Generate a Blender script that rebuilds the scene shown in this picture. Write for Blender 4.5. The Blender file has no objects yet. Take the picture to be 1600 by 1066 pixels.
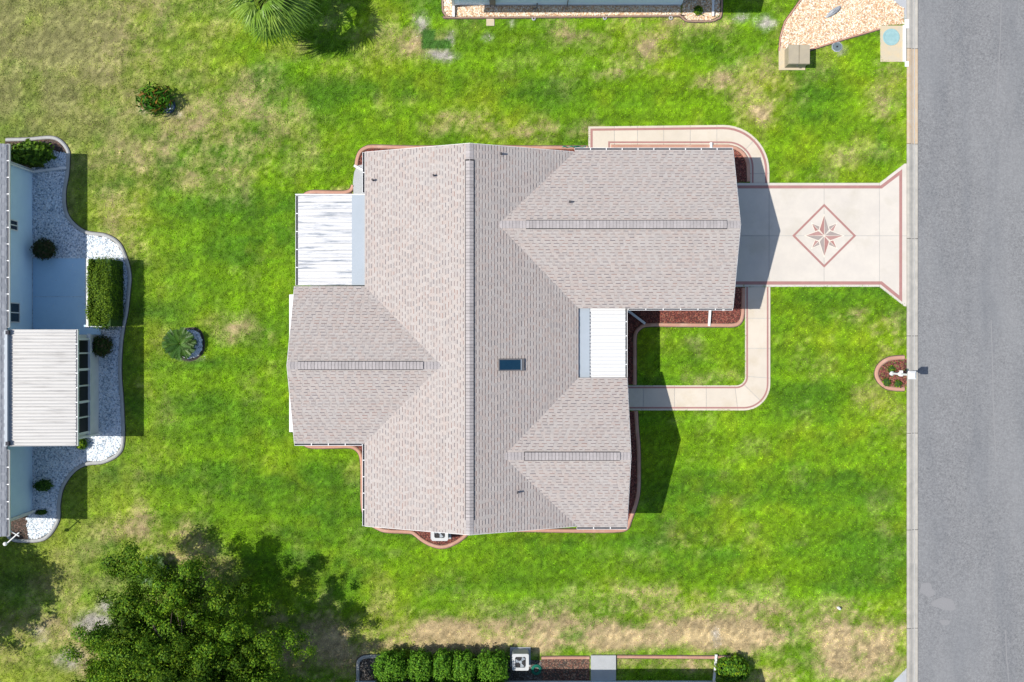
import bpy, math, random
import numpy as np
from mathutils import Vector, Matrix
random.seed(7); RNG = np.random.default_rng(7)
SC = bpy.context.scene
COL = SC.collection
PI = math.pi
# ------------------------------------------------------------------ camera
H = 44.0; S = 32.0
cd = bpy.data.cameras.new('camera'); cam = bpy.data.objects.new('camera', cd); COL.objects.link(cam)
cam.location = (0, 0, H); cam.rotation_euler = (0, 0, 0)
cd.sensor_width = 36; cd.lens = 36*H/50.0; cd.clip_end = 2000; cd.clip_start = .5
SC.camera = cam
# ------------------------------------------------------------------ light
w = bpy.data.worlds.new('World'); SC.world = w; w.use_nodes = True
nt = w.node_tree; nt.nodes.clear()
sky = nt.nodes.new('ShaderNodeTexSky'); sky.sky_type = 'NISHITA'; sky.sun_disc = False
SUNV = Vector((3.0, .25, -4.3)).normalized()
sky.sun_elevation = math.asin(-SUNV.z); sky.sun_rotation = math.atan2(-SUNV.x, -SUNV.y)
bg = nt.nodes.new('ShaderNodeBackground'); bg.inputs[1].default_value = .118
wo = nt.nodes.new('ShaderNodeOutputWorld')
nt.links.new(sky.outputs[0], bg.inputs[0]); nt.links.new(bg.outputs[0], wo.inputs[0])
sl = bpy.data.lights.new('sun', 'SUN'); sl.energy = 4.2; sl.angle = math.radians(.5); sl.color = (1, .955, .88)
so = bpy.data.objects.new('sun', sl); COL.objects.link(so)
so.rotation_euler = SUNV.to_track_quat('-Z', 'Y').to_euler(); so.location = (-30, -3, 40)
SC.view_settings.view_transform = 'Standard'; SC.view_settings.look = 'None'
SC.view_settings.gamma = 1; SC.view_settings.use_curve_mapping = False
SC.view_settings.exposure = .42
# ------------------------------------------------------------------ helpers
def P(x, y, z=0.0):
    k = (H-z)/H/S
    return ((x-800)*k, (533-y)*k)
def PL(pts, z=0.0): return [P(x, y, z) for x, y in pts]
def smooth(pts, n=8, closed=False):
    out = []; N = len(pts); A = np.array(pts, float)
    rng = range(N if closed else N-1)
    for i in rng:
        if closed: p0, p1, p2, p3 = A[(i-1) % N], A[i], A[(i+1) % N], A[(i+2) % N]
        else: p0, p1, p2, p3 = A[max(i-1, 0)], A[i], A[i+1], A[min(i+2, N-1)]
        for j in range(n):
            t = j/n
            out.append(tuple(.5*((2*p1)+(-p0+p2)*t+(2*p0-5*p1+4*p2-p3)*t*t+(-p0+3*p1-3*p2+p3)*t**3)))
    if not closed: out.append(tuple(A[-1]))
    return out
def arc(cx, cy, rx, ry, a0, a1, n=12):
    return [(cx+rx*math.cos(math.radians(a0+(a1-a0)*i/n)), cy+ry*math.sin(math.radians(a0+(a1-a0)*i/n))) for i in range(n+1)]
def area2(p): return sum(p[i-1][0]*p[i][1]-p[i][0]*p[i-1][1] for i in range(len(p)))
class MB:
    def __init__(s): s.v = []; s.f = []; s.m = []
    def add(s, vs, fs, m=0):
        b = len(s.v); s.v += [tuple(v) for v in vs]; s.f += [tuple(b+i for i in f) for f in fs]; s.m += [m]*len(fs); return s
    def box(s, x0, x1, y0, y1, z0, z1, m=0):
        vs = [(x, y, z) for z in (z0, z1) for y in (y0, y1) for x in (x0, x1)]
        return s.add(vs, [(0, 2, 3, 1), (4, 5, 7, 6), (0, 1, 5, 4), (2, 6, 7, 3), (0, 4, 6, 2), (1, 3, 7, 5)], m)
    def prism(s, poly, z0, z1, m=0, bottom=True):
        if area2(poly) < 0: poly = poly[::-1]
        n = len(poly); vs = [(x, y, z0) for x, y in poly]+[(x, y, z1) for x, y in poly]
        fs = [tuple(range(n, 2*n))]+[(i, (i+1) % n, n+(i+1) % n, n+i) for i in range(n)]
        if bottom: fs.append(tuple(range(n-1, -1, -1)))
        return s.add(vs, fs, m)
    def slope(s, poly, zf, th, m=0):          # polygon laid on a height function, th thick downward
        if area2(poly) < 0: poly = poly[::-1]
        n = len(poly); vs = [(x, y, zf(x, y)-th) for x, y in poly]+[(x, y, zf(x, y)) for x, y in poly]
        fs = [tuple(range(n, 2*n)), tuple(range(n-1, -1, -1))]+[(i, (i+1) % n, n+(i+1) % n, n+i) for i in range(n)]
        return s.add(vs, fs, m)
    def sheet(s, poly, z, m=0):
        if area2(poly) < 0: poly = poly[::-1]
        return s.add([(x, y, z) for x, y in poly], [tuple(range(len(poly)))], m)
    def hexa(s, a, b, m=0):                   # two quads (4 pts each)
        return s.add(list(a)+list(b), [(3, 2, 1, 0), (4, 5, 6, 7), (0, 1, 5, 4), (1, 2, 6, 5), (2, 3, 7, 6), (3, 0, 4, 7)], m)
    def ribbon(s, pts, o0, o1, z, m=0):
        a = offs(pts, o0); b = offs(pts, o1)
        for i in range(len(pts)-1):
            s.sheet([a[i], a[i+1], b[i+1], b[i]], z, m)
        return s
    def sweep(s, pts, prof, m=0, closed=False):  # prof: (offset, z)
        lines = [offs(pts, o, closed) for o, z in prof]; n = len(pts); k = len(prof); b = len(s.v)
        for i in range(n):
            for j in range(k): s.v.append((lines[j][i][0], lines[j][i][1], prof[j][1]))
        for i in range(n if closed else n-1):
            i2 = (i+1) % n
            for j in range(k):
                j2 = (j+1) % k
                s.f.append((b+i*k+j, b+i*k+j2, b+i2*k+j2, b+i2*k+j)); s.m.append(m)
        if not closed:
            s.f.append(tuple(b+j for j in range(k-1, -1, -1))); s.f.append(tuple(b+(n-1)*k+j for j in range(k))); s.m += [m, m]
        return s
    def tube(s, pts, rad, n=8, m=0, cap=True):
        P3 = [Vector(p) for p in pts]; R = rad if isinstance(rad, (list, tuple)) else [rad]*len(P3); b = len(s.v)
        for i, p in enumerate(P3):
            d = (P3[min(i+1, len(P3)-1)]-P3[max(i-1, 0)]).normalized()
            u = d.cross(Vector((0, 0, 1)) if abs(d.z) < .9 else Vector((1, 0, 0))).normalized(); v = d.cross(u)
            for j in range(n):
                a = 2*PI*j/n; q = p+(u*math.cos(a)+v*math.sin(a))*R[i]; s.v.append(tuple(q))
        for i in range(len(P3)-1):
            for j in range(n):
                s.f.append((b+i*n+j, b+i*n+(j+1) % n, b+(i+1)*n+(j+1) % n, b+(i+1)*n+j)); s.m.append(m)
        if cap:
            s.f.append(tuple(b+j for j in range(n-1, -1, -1))); s.f.append(tuple(b+(len(P3)-1)*n+j for j in range(n))); s.m += [m, m]
        return s
    def lathe(s, c, prof, n=20, m=0):        # prof (r,z)
        b = len(s.v); k = len(prof)
        for i in range(n):
            a = 2*PI*i/n
            for r, z in prof: s.v.append((c[0]+r*math.cos(a), c[1]+r*math.sin(a), c[2]+z))
        for i in range(n):
            for j in range(k-1):
                s.f.append((b+i*k+j, b+((i+1) % n)*k+j, b+((i+1) % n)*k+j+1, b+i*k+j+1)); s.m.append(m)
        return s
def offs(pts, o, closed=False):
    n = len(pts); out = []
    for i in range(n):
        a = pts[(i-1) % n] if (closed or i > 0) else pts[i]; c = pts[(i+1) % n] if (closed or i < n-1) else pts[i]; p = pts[i]
        def nrm(q, r):
            dx, dy = r[0]-q[0], r[1]-q[1]; l = math.hypot(dx, dy)
            return None if l < 1e-9 else (-dy/l, dx/l)
        n1, n2 = nrm(a, p), nrm(p, c)
        if n1 is None: n1 = n2
        if n2 is None: n2 = n1
        mx, my = n1[0]+n2[0], n1[1]+n2[1]; l = math.hypot(mx, my) or 1; mx /= l; my /= l
        k = o/max(.4, mx*n1[0]+my*n1[1])
        out.append((p[0]+mx*k, p[1]+my*k))
    return out
def wloc(o):
    v = Vector((0, 0, 0))
    while o: v += o.location; o = o.parent
    return v
def link(name, me, parent=None):
    o = bpy.data.objects.new(name, me); COL.objects.link(o)
    if parent: o.parent = parent
    return o
def tag(o, label=None, cat=None, group=None, kind=None):
    if label: o['label'] = label
    if cat: o['category'] = cat
    if group: o['group'] = group
    if kind: o['kind'] = kind
    return o
def part(name, mb, mats, parent=None, loc=None, sm=False):
    if not isinstance(mats, (list, tuple)): mats = [mats]
    base = wloc(parent) if parent else Vector((0, 0, 0))
    L = Vector(loc) if loc else base
    me = bpy.data.meshes.new(name)
    me.from_pydata([(v[0]-L.x, v[1]-L.y, v[2]-L.z) for v in mb.v], [], mb.f)
    for m in mats: me.materials.append(m)
    if len(mats) > 1: me.polygons.foreach_set('material_index', mb.m)
    if sm: me.polygons.foreach_set('use_smooth', [True]*len(me.polygons))
    me.update()
    o = link(name, me, parent); o.location = L-base
    return o
def empty(name, loc, label=None, cat=None, group=None, kind=None):
    o = bpy.data.objects.new(name, None); COL.objects.link(o); o.location = loc; o.empty_display_size = .2
    return tag(o, label, cat, group, kind)
def dup(root, loc=None, rotz=None, parent=None):
    c = root.copy(); COL.objects.link(c)
    if parent: c.parent = parent
    if loc is not None: c.location = loc
    if rotz is not None: c.rotation_euler[2] = rotz
    for ch in list(root.children): dup(ch, parent=c)
    return c
def npmesh(name, V, F, mats, tint=None, parent=None, smooth=False, mi=None, loc=None):
    V = np.asarray(V, np.float32).reshape(-1, 3); F = np.asarray(F, np.int32); k = F.shape[1]
    base = wloc(parent) if parent else Vector((0, 0, 0)); L = Vector(loc) if loc else base
    V = V-np.array(L, np.float32)
    me = bpy.data.meshes.new(name); me.vertices.add(len(V)); me.vertices.foreach_set('co', V.ravel())
    me.loops.add(F.size); me.loops.foreach_set('vertex_index', F.ravel())
    me.polygons.add(len(F)); me.polygons.foreach_set('loop_start', np.arange(0, F.size, k, dtype=np.int32))
    if mi is not None: me.polygons.foreach_set('material_index', np.asarray(mi, np.int32))
    if not isinstance(mats, (list, tuple)): mats = [mats]
    for m in mats: me.materials.append(m)
    me.update(calc_edges=True)
    if tint is not None:
        a = me.attributes.new('tint', 'FLOAT_COLOR', 'POINT'); T = np.ones((len(V), 4), np.float32); T[:, :3] = tint
        a.data.foreach_set('color', T.ravel())
    if smooth: me.polygons.foreach_set('use_smooth', np.ones(len(F), bool))
    o = link(name, me, parent); o.location = L-base
    return o
# ------------------------------------------------------------------ materials
def nodes(name, rough=.7, spec=.3):
    m = bpy.data.materials.new(name); m.use_nodes = True; t = m.node_tree; b = t.nodes['Principled BSDF']
    b.inputs['Roughness'].default_value = rough; b.inputs['Specular IOR Level'].default_value = spec
    return m, t, b
def mix(t, a, b, f):
    n = t.nodes.new('ShaderNodeMix'); n.data_type = 'RGBA'
    for i, x in ((6, a), (7, b)):
        if isinstance(x, tuple): n.inputs[i].default_value = (*x[:3], 1)
        else: t.links.new(x, n.inputs[i])
    if isinstance(f, float): n.inputs[0].default_value = f
    else: t.links.new(f, n.inputs[0])
    return n.outputs[2]
def noise(t, scale, detail=4, rough=.6, vec=None, stretch=None):
    n = t.nodes.new('ShaderNodeTexNoise'); n.inputs['Scale'].default_value = scale; n.inputs['Detail'].default_value = detail; n.inputs['Roughness'].default_value = rough
    g = vec
    if g is None:
        g = t.nodes.new('ShaderNodeNewGeometry').outputs['Position']
    if stretch:
        mp = t.nodes.new('ShaderNodeMapping'); mp.inputs['Scale'].default_value = stretch; t.links.new(g, mp.inputs[0]); g = mp.outputs[0]
    t.links.new(g, n.inputs['Vector']); return n.outputs[0]
def ramp(t, f, lo, hi):
    n = t.nodes.new('ShaderNodeMapRange'); n.inputs[1].default_value = lo; n.inputs[2].default_value = hi; n.clamp = True
    t.links.new(f, n.inputs[0]); return n.outputs[0]
def bump(t, b, h, d=.01, s=1.0):
    n = t.nodes.new('ShaderNodeBump'); n.inputs['Distance'].default_value = d; n.inputs['Strength'].default_value = s
    t.links.new(h, n.inputs['Height']); t.links.new(n.outputs[0], b.inputs['Normal'])
def mat(name, c1, c2=None, scale=4, rough=.7, bmp=0, bscale=60, c3=None, s3=.6, lo=.35, hi=.65, spec=.3, metal=0, stretch=None, rand=0):
    m, t, b = nodes(name, rough, spec); b.inputs['Metallic'].default_value = metal
    c2 = c2 or tuple(x*.85 for x in c1)
    col = mix(t, c1, c2, ramp(t, noise(t, scale, 6, .65, stretch=stretch), lo, hi))
    if c3: col = mix(t, col, c3, ramp(t, noise(t, s3, 5, .6, stretch=stretch), .52, .72))
    if rand:
        oi = t.nodes.new('ShaderNodeObjectInfo')
        h = t.nodes.new('ShaderNodeHueSaturation'); t.links.new(ramp_out(t, oi.outputs['Random'], 1-rand, 1+rand), h.inputs['Value']); t.links.new(col, h.inputs['Color']); col = h.outputs[0]
    t.links.new(col, b.inputs['Base Color'])
    if bmp: bump(t, b, noise(t, bscale, 3), bmp)
    return m
def ramp_out(t, f, a, b):
    n = t.nodes.new('ShaderNodeMapRange'); n.inputs[3].default_value = a; n.inputs[4].default_value = b; t.links.new(f, n.inputs[0]); return n.outputs[0]
def tintmat(name, rough=.6, trans=.0, spec=.25, fine=None, fs=40):
    m, t, b = nodes(name, rough, spec)
    a = t.nodes.new('ShaderNodeAttribute'); a.attribute_name = 'tint'; col = a.outputs['Color']
    if fine:
        h = t.nodes.new('ShaderNodeHueSaturation'); t.links.new(col, h.inputs['Color'])
        t.links.new(ramp_out(t, ramp(t, noise(t, fs, 3, .7), .3, .7), 1-fine, 1+fine), h.inputs['Value']); col = h.outputs[0]
    t.links.new(col, b.inputs['Base Color'])
    if trans:
        tr = t.nodes.new('ShaderNodeBsdfTranslucent'); t.links.new(col, tr.inputs[0])
        mx = t.nodes.new('ShaderNodeMixShader'); mx.inputs[0].default_value = trans
        t.links.new(b.outputs[0], mx.inputs[1]); t.links.new(tr.outputs[0], mx.inputs[2]); t.links.new(mx.outputs[0], t.nodes['Material Output'].inputs[0])
    return m
M = {}
M['lawn'] = tintmat('lawn_soil', .9, fine=.25, fs=14)
M['blade'] = tintmat('grass_blades', .75, .15, spec=.06, fine=.15, fs=5)
M['leaf'] = tintmat('foliage', .6, .22, spec=.12)
M['stone'] = tintmat('loose_stone', .8)
M['conc'] = mat('cream_painted_concrete', (.545, .50, .44), (.50, .46, .41), 1.2, .75, .003, 90, c3=(.47, .43, .365), s3=.7, rand=.03)
M['band'] = mat('rose_painted_band', (.35, .18, .16), (.31, .16, .145), 3, .75)
M['bandlight'] = mat('pale_rose_stain', (.38, .22, .20), (.34, .20, .18), 3, .75)
M['grey_stain'] = mat('grey_stain', (.32, .27, .25), (.28, .24, .22), 4, .75)
M['cream_line'] = mat('cream_line', (.72, .66, .56), None, 3, .75)
M['curb'] = mat('pink_curbing', (.46, .25, .18), (.40, .22, .16), 5, .8, .004, 70, c3=(.50, .32, .24), s3=1.5)
M['greycurb'] = mat('grey_curbing', (.40, .40, .39), (.33, .33, .32), 5, .8, .004, 70)
M['kerb'] = mat('kerb_concrete', (.43, .40, .35), (.35, .33, .29), 3, .85, .004, 80, c3=(.30, .285, .255), s3=1.2, rand=.05)
M['kerb_clay'] = mat('clay_stained_kerb', (.46, .34, .22), (.48, .40, .30), 3, .85, .004, 80)
M['whiteconc'] = mat('pale_concrete', (.38, .39, .40), (.34, .35, .36), 2, .8, .003, 80)
M['sandconc'] = mat('sandy_concrete', (.46, .41, .31), (.52, .42, .27), 3, .8, .003, 80)
M['white'] = mat('white_paint', (.70, .70, .69), (.64, .64, .64), 2, .5)
M['metalroof'] = mat('white_metal_roof', (.62, .62, .62), (.58, .58, .59), 1.5, .45)
M['wall'] = mat('white_stucco', (.66, .66, .64), (.60, .60, .58), 2, .8, .004, 60)
M['shadewall'] = mat('shade_blue_siding', (.60, .76, .88), (.56, .72, .85), 1.5, .6)  # neighbour siding, blue of the shaded walls put into the colour
M['flash'] = mat('grey_flashing', (.32, .36, .40), (.30, .34, .375), 1.5, .5)
M['dark'] = mat('dark_shade_dirt', (.035, .035, .045), (.05, .05, .06), 8, .8)  # gutter inside: shade and debris both put into one dark colour
M['black'] = mat('black_plastic', (.02, .02, .022), None, 8, .5)
M['mulchbed'] = mat('red_mulch_soil', (.10, .035, .028), (.06, .025, .02), 14, .95, .02, 40)
M['soil'] = mat('dark_soil', (.09, .075, .06), (.05, .04, .035), 10, .95, .02, 30)
M['gravelbed'] = mat('tan_gravel_bed', (.50, .34, .22), (.36, .24, .15), 14, .9, .02, 40)
M['whitebed'] = mat('white_marble_bed', (.50, .57, .63), (.34, .40, .46), 14, .9, .02, 40)  # ground under the white stones, shade blue mixed into its colour
M['bark'] = mat('bark', (.16, .12, .09), (.08, .06, .05), 6, .9, .02, 30)
M['glass'] = mat('dark_window_glass', (.012, .02, .03), (.015, .025, .035), 2, .08, spec=.6)
M['skyglass'] = mat('skylight_glass', (.006, .03, .06), (.008, .035, .065), 2, .12, spec=.5)
M['screen'] = mat('dark_screen', (.01, .012, .016), None, 8, .5)
M['bronze'] = mat('grey_frame', (.16, .15, .15), None, 3, .5)
M['patio'] = mat('shade_blue_concrete', (.46, .66, .82), (.42, .62, .78), 1.5, .7, .003, 80)  # patio concrete with the blue of its shade put into the colour
M['whitebox'] = mat('appliance_paint', (.52, .53, .53), None, 2, .5)
M['seam'] = mat('roof_seam_shadow_gap', (.25, .255, .26), None, 3, .6)
M['walk'] = mat('warm_cream_concrete', (.56, .495, .41), (.52, .46, .38), 1.2, .75, .003, 90, c3=(.50, .43, .33), s3=.9, rand=.03)
M['teal'] = mat('teal_lid', (.27, .42, .42), (.22, .36, .37), 6, .7)
M['green_pl'] = mat('green_hose', (.01, .16, .11), None, 6, .4)
M['beigebox'] = mat('beige_metal', (.36, .31, .22), (.31, .27, .20), 3, .6)
M['meter'] = mat('meter_lid', (.13, .17, .18), (.09, .12, .13), 12, .7)
M['rockgrey'] = mat('grey_rock', (.40, .42, .44), (.25, .27, .29), 8, .8, .02, 20)
M['lead'] = mat('vent_pipe_metal', (.06, .055, .055), None, 8, .6)
M['garage'] = mat('garage_door_paint', (.70, .68, .62), None, 2, .5)
def asphalt():
    m, t, b = nodes('weathered_asphalt', .9, .2)
    f = noise(t, 11, 6, .95); c = mix(t, (.085, .086, .09), (.288, .29, .292), ramp(t, f, .34, .66))
    f2 = noise(t, .35, 5, .6, stretch=(1, .5, 1)); f2r = ramp(t, f2, .42, .66); n = t.nodes.new('ShaderNodeMath'); n.operation = 'MULTIPLY'; n.inputs[1].default_value = .5; t.links.new(f2r, n.inputs[0])
    c = mix(t, c, (.23, .233, .236), n.outputs[0])
    f3 = noise(t, .5, 5, .6, stretch=(1.6, .25, 1)); n = t.nodes.new('ShaderNodeMath'); n.operation = 'MULTIPLY'; n.inputs[1].default_value = .35; t.links.new(ramp(t, f3, .45, .7), n.inputs[0])
    c = mix(t, c, (.11, .12, .135), n.outputs[0])
    t.links.new(c, b.inputs['Base Color']); bump(t, b, f, .012); return m
M['asphalt'] = asphalt()
M['asphalt_light'] = mat('pale_asphalt_patch', (.235, .232, .235), (.205, .205, .207), 25, .9, .008, 40)
def shingle(name, cols, spots):
    m, t, b = nodes(name, .9, .15)
    g = t.nodes.new('ShaderNodeNewGeometry'); r = t.nodes.new('ShaderNodeValToRGB'); t.links.new(g.outputs['Random Per Island'], r.inputs[0])
    e = r.color_ramp; e.interpolation = 'CONSTANT'
    while len(e.elements) < len(cols): e.elements.new(.5)
    for i, c in enumerate(cols): e.elements[i].position = i/len(cols); e.elements[i].color = (*c, 1)
    c = r.outputs[0]
    c = mix(t, c, spots, ramp(t, noise(t, .55, 5, .65), .5, .85))
    h = t.nodes.new('ShaderNodeHueSaturation'); t.links.new(c, h.inputs['Color']); t.links.new(ramp_out(t, ramp(t, noise(t, 60, 3, .7), .3, .7), .85, 1.15), h.inputs['Value'])
    t.links.new(h.outputs[0], b.inputs['Base Color']); bump(t, b, noise(t, 150, 2), .004); return m
M['shingle'] = shingle('pinkish_grey_shingle', [(.375, .33, 0.303), (.355, .315, 0.291), (.39, .345, 0.317), (.37, .335, 0.312), (.375, .32, 0.291), (.385, .35, 0.327), (.345, .31, 0.291)], (.375, .35, 0.330))
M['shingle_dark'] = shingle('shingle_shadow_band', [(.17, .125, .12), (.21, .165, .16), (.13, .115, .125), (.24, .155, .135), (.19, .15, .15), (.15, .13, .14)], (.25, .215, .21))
M['shingle_deck'] = mat('shingle_underlay', (.33, .29, .28), (.28, .25, .245), 4, .9)
M['cap'] = mat('ridge_cap_shingle', (.36, .33, .325), (.31, .285, .28), 6, .9, .004, 90, rand=.09)
M['capgap'] = mat('ridge_vent_edge', (.03, .028, .03), None, 8, .8)
M['shingle_grey'] = shingle('grey_shingle', [(.26, .27, .29), (.30, .31, .33), (.23, .24, .26)], (.30, .31, .33))
# dirty metal roofs: weathered streaks run along X
def dirtymetal(name, lo, hi, base=(.53, .53, .535), dirt=(.16, .19, .23)):
    m, t, b = nodes(name, .45, .4)
    f = noise(t, 1.0, 6, .7, stretch=(.55, 7.5, 1)); f2 = noise(t, .8, 3, .5)
    a = t.nodes.new('ShaderNodeMath'); a.operation = 'MULTIPLY'; t.links.new(ramp(t, f, lo, hi), a.inputs[0]); t.links.new(ramp(t, f2, .25, .5), a.inputs[1])
    c = mix(t, base, dirt, a.outputs[0]); 
    t.links.new(c, b.inputs['Base Color']); return m
M['dirty1'] = dirtymetal('streaked_white_roof', .49, .64)
M['dirty2'] = dirtymetal('aged_white_roof', .50, .80, (.42, .41, .395), (.17, .16, .155))
M['dirty3'] = dirtymetal('clean_white_roof', .66, .85, (.62, .62, .61))
# ------------------------------------------------------------------ numpy noise
def vnoise(x, y, s, seed):
    r = np.random.default_rng(seed); G = r.random((256, 256)); X = x/s; Y = y/s
    xi = np.floor(X).astype(int); yi = np.floor(Y).astype(int); fx = X-xi; fy = Y-yi
    fx = fx*fx*(3-2*fx); fy = fy*fy*(3-2*fy); g = lambda a, b: G[a % 256, b % 256]
    return (g(xi, yi)*(1-fx)+g(xi+1, yi)*fx)*(1-fy)+(g(xi, yi+1)*(1-fx)+g(xi+1, yi+1)*fx)*fy
def fbm(x, y, s, seed, o=4):
    v = 0; a = .5; t = 0
    for i in range(o): v = v+a*vnoise(x, y, s/2**i, seed+i); t += a; a *= .55
    return v/t
DRY = [(100, 70, 210, 110, .62), (330, 200, 110, 90, .5), (210, 250, 120, 60, .45), (560, 60, 100, 60, .22), (650, 60, 40, 40, .5), (730, 196, 62, 20, .8), (830, 205, 110, 12, .5),
       (895, 45, 55, 18, .6), (1010, 75, 60, 40, .45), (1110, 128, 38, 18, .75), (1180, 130, 70, 50, .35), (1195, 168, 24, 20, .8), (1000, 115, 60, 12, .5), (1040, 35, 120, 20, .4),
       (1330, 250, 20, 20, .3), (1370, 150, 30, 60, .35), (240, 835, 75, 32, .6), (370, 515, 36, 18, .5), (80, 990, 110, 60, .65), (330, 850, 30, 50, .45), (280, 900, 40, 50, .5), (250, 560, 30, 40, .3),
       (1000, 988, 400, 24, 1), (900, 1005, 430, 14, .95), (1180, 985, 120, 32, 1.1), (700, 985, 110, 20, .9), (900, 985, 160, 22, 1), (1250, 1000, 130, 34, .7), (1335, 1010, 75, 42, 1), (1330, 1040, 70, 26, .85), (1120, 950, 260, 16, .55), (1200, 1050, 60, 30, .6), (500, 1010, 110, 55, .75), (640, 985, 60, 22, .75), (560, 950, 50, 20, .4), (1040, 925, 150, 14, .4),
       (1320, 490, 40, 14, .45), (1395, 530, 22, 30, .5), (1100, 855, 70, 22, .28), (1250, 560, 90, 70, .14), (1360, 640, 40, 60, .2), (1040, 1040, 90, 14, .75), (180, 330, 60, 90, .3), (60, 800, 60, 60, .1), (1130, 590, 60, 10, .3), (1275, 275, 80, 10, .25), (1040, 540, 30, 20, .12), (530, 300, 30, 10, .4)]
SAND = [(690, 88, 26, 10, .8), (660, 38, 14, 22, .6), (705, 62, 8, 14, .5), (148, 975, 34, 20, .9), (110, 1030, 24, 18, .7), (165, 950, 16, 16, .7), (62, 990, 20, 20, .35), (275, 180, 16, 8, .5), (1195, 35, 16, 12, .7), (1160, 25, 14, 10, .5), (1316, 77, 10, 8, .5), (300, 560, 22, 6, .4), (225, 165, 12, 20, .4), (765, 57, 9, 7, .5), (798, 38, 6, 8, .4), (1120, 996, 8, 16, .5)]
def lawncol(X, Y, sel=None):
    px = 800+X*S; py = 533-Y*S
    n1 = fbm(X, Y, 3.0, 11); n2 = fbm(X, Y, .9, 21); n3 = fbm(X, Y, .20, 31, 2); nb = fbm(X*.25, Y, 1.1, 41); nd = fbm(X, Y, 1.3, 51)
    wx = (fbm(X, Y, 2, 61)-.5)*70; wy = (fbm(X, Y, 2, 71)-.5)*50
    d = np.zeros_like(X); s = np.zeros_like(X)
    for cx, cy, rx, ry, a in DRY:
        q = ((px+wx-cx)/rx)**2+((py+wy*min(1, ry/30)-cy)/ry)**2; d = np.maximum(d, a*np.exp(-q*.8))
    for cx, cy, rx, ry, a in SAND:
        q = ((px+wx*.3-cx)/rx)**2+((py+wy*.3-cy)/ry)**2; s = np.maximum(s, a*np.exp(-q))
    d = np.clip(d*(.55+1.0*nd)+(nd-.62)*.9+(n3-.5)*.9*np.clip(d*2.2+.15, 0, 1), 0, 1); s = np.clip(s*1.5*(.4+1.2*n3)-.15, 0, 1)
    n4 = fbm(X, Y, .075, 33, 1); left = np.clip((330-px)/250, 0, 1)
    d = np.clip(d+left*.10, 0, 1)
    if sel is not None:
        sel = np.clip(.5+(n3-.5)*1.2+(n4-.5)*.9, 0, 1)*.6+.4*sel; d = np.where(sel < d*.9, .75+.25*d, d*.30); s = np.where(sel > 1-s*.9, 1, s*.3)
    G1 = np.array([.205, .39, .008]); G2 = np.array([.11, .265, .010]); Yl = np.array([.36, .45, .016]); T = np.array([.60, .45, .26]); B = np.array([.34, .25, .17]); SD = np.array([.54, .50, .44])
    L = lambda a, b, t: a+(b-a)*t[:, None]
    c = L(np.broadcast_to(G1, (len(X), 3)), G2, np.clip((n1-.42)*1.3+(nb-.5)*2.5+(n2-.5)*1.0+.25, 0, 1))
    c = L(c, Yl, np.clip((n2-.5)*1.0+(.52-n1)*1.2+left*.35+d*.8, 0, .85))
    c = L(c, T, np.clip(d*1.05, 0, .92)); br = np.clip((fbm(X, Y, 1.7, 91)-.5)*4, 0, 1)*np.clip((px-760)/100, 0, 1)*np.clip((240-py)/60, 0, 1)
    c = L(c, B, d*br*.8)
    c = L(c, SD, s)
    sv = np.clip((px-270)/40, 0, 1)*np.clip((580-px)/40, 0, 1)*np.clip((py-200)/80, 0, 1)*np.clip((860-py)/60, 0, 1); st = (sv*(np.sin(X*3.1+wx*.03)+.5*np.sin(X*7.3))+(1-sv)*(np.sin(Y*2.9+wy*.03)+.6*np.sin(Y*6.1+1)))*.085*(.4+1.2*n1)
    ol = np.clip((420-px)/300, 0, 1)*np.clip((330-py)/200, 0, 1)*.55+np.clip((230-px)/150, 0, 1)*.2
    c = L(c, np.array([.29, .30, .10]), np.clip(ol*(.35+1.5*nd), 0, .85))
    tf = np.zeros(len(X), bool)
    for a0, b0, a1, b1 in ((658, 45, 681, 76), (682, 60, 704, 76)): tf |= (px > a0) & (px < a1) & (py > b0) & (py < b1)
    c = np.where(tf[:, None], np.array([.085, .22, .03]), c)
    return c*(np.exp((n3-.5)*.6+(n4-.5)*.95+(n2-.5)*.12)*(1+st))[:, None]
# ------------------------------------------------------------------ ground
XL = P(1416.5, 0)[0]        # lawn ends at the kerb
KX = P(1435, 0)[0]
def grid(xs, ys, z=0):
    X, Y = np.meshgrid(xs, ys); V = np.stack([X.ravel(), Y.ravel(), np.full(X.size, z)], 1); nx = len(xs); ny = len(ys)
    i, j = np.meshgrid(np.arange(nx-1), np.arange(ny-1)); a = (j*nx+i).ravel()
    return V, np.stack([a, a+1, a+nx+1, a+nx], 1)
xs = np.concatenate([[-400, -200, -100, -60, -45], np.arange(-36, XL, .16), [XL]]); ys = np.concatenate([[-400, -200, -100, -50, -32], np.arange(-22, 22, .16), [32, 50, 100, 200, 400]])
V1, F1 = grid(xs, ys); V2, F2 = grid(np.array([28.4, 32, 40, 60, 100, 200, 400.]), np.linspace(-400, 400, 61))
V = np.concatenate([V1, V2]); F = np.concatenate([F1, F2+len(V1)])
GC = lawncol(V[:, 0], V[:, 1]); kf = np.clip(np.maximum(np.maximum(-V[:, 0]-25.8, V[:, 0]-26), np.abs(V[:, 1])-17.3)/2.5, 0, 1)[:, None]
tag(npmesh('lawn', V, F, M['lawn'], GC*.55*(1-kf)+np.array([.105, .19, .02])*kf), kind='structure')
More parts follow.
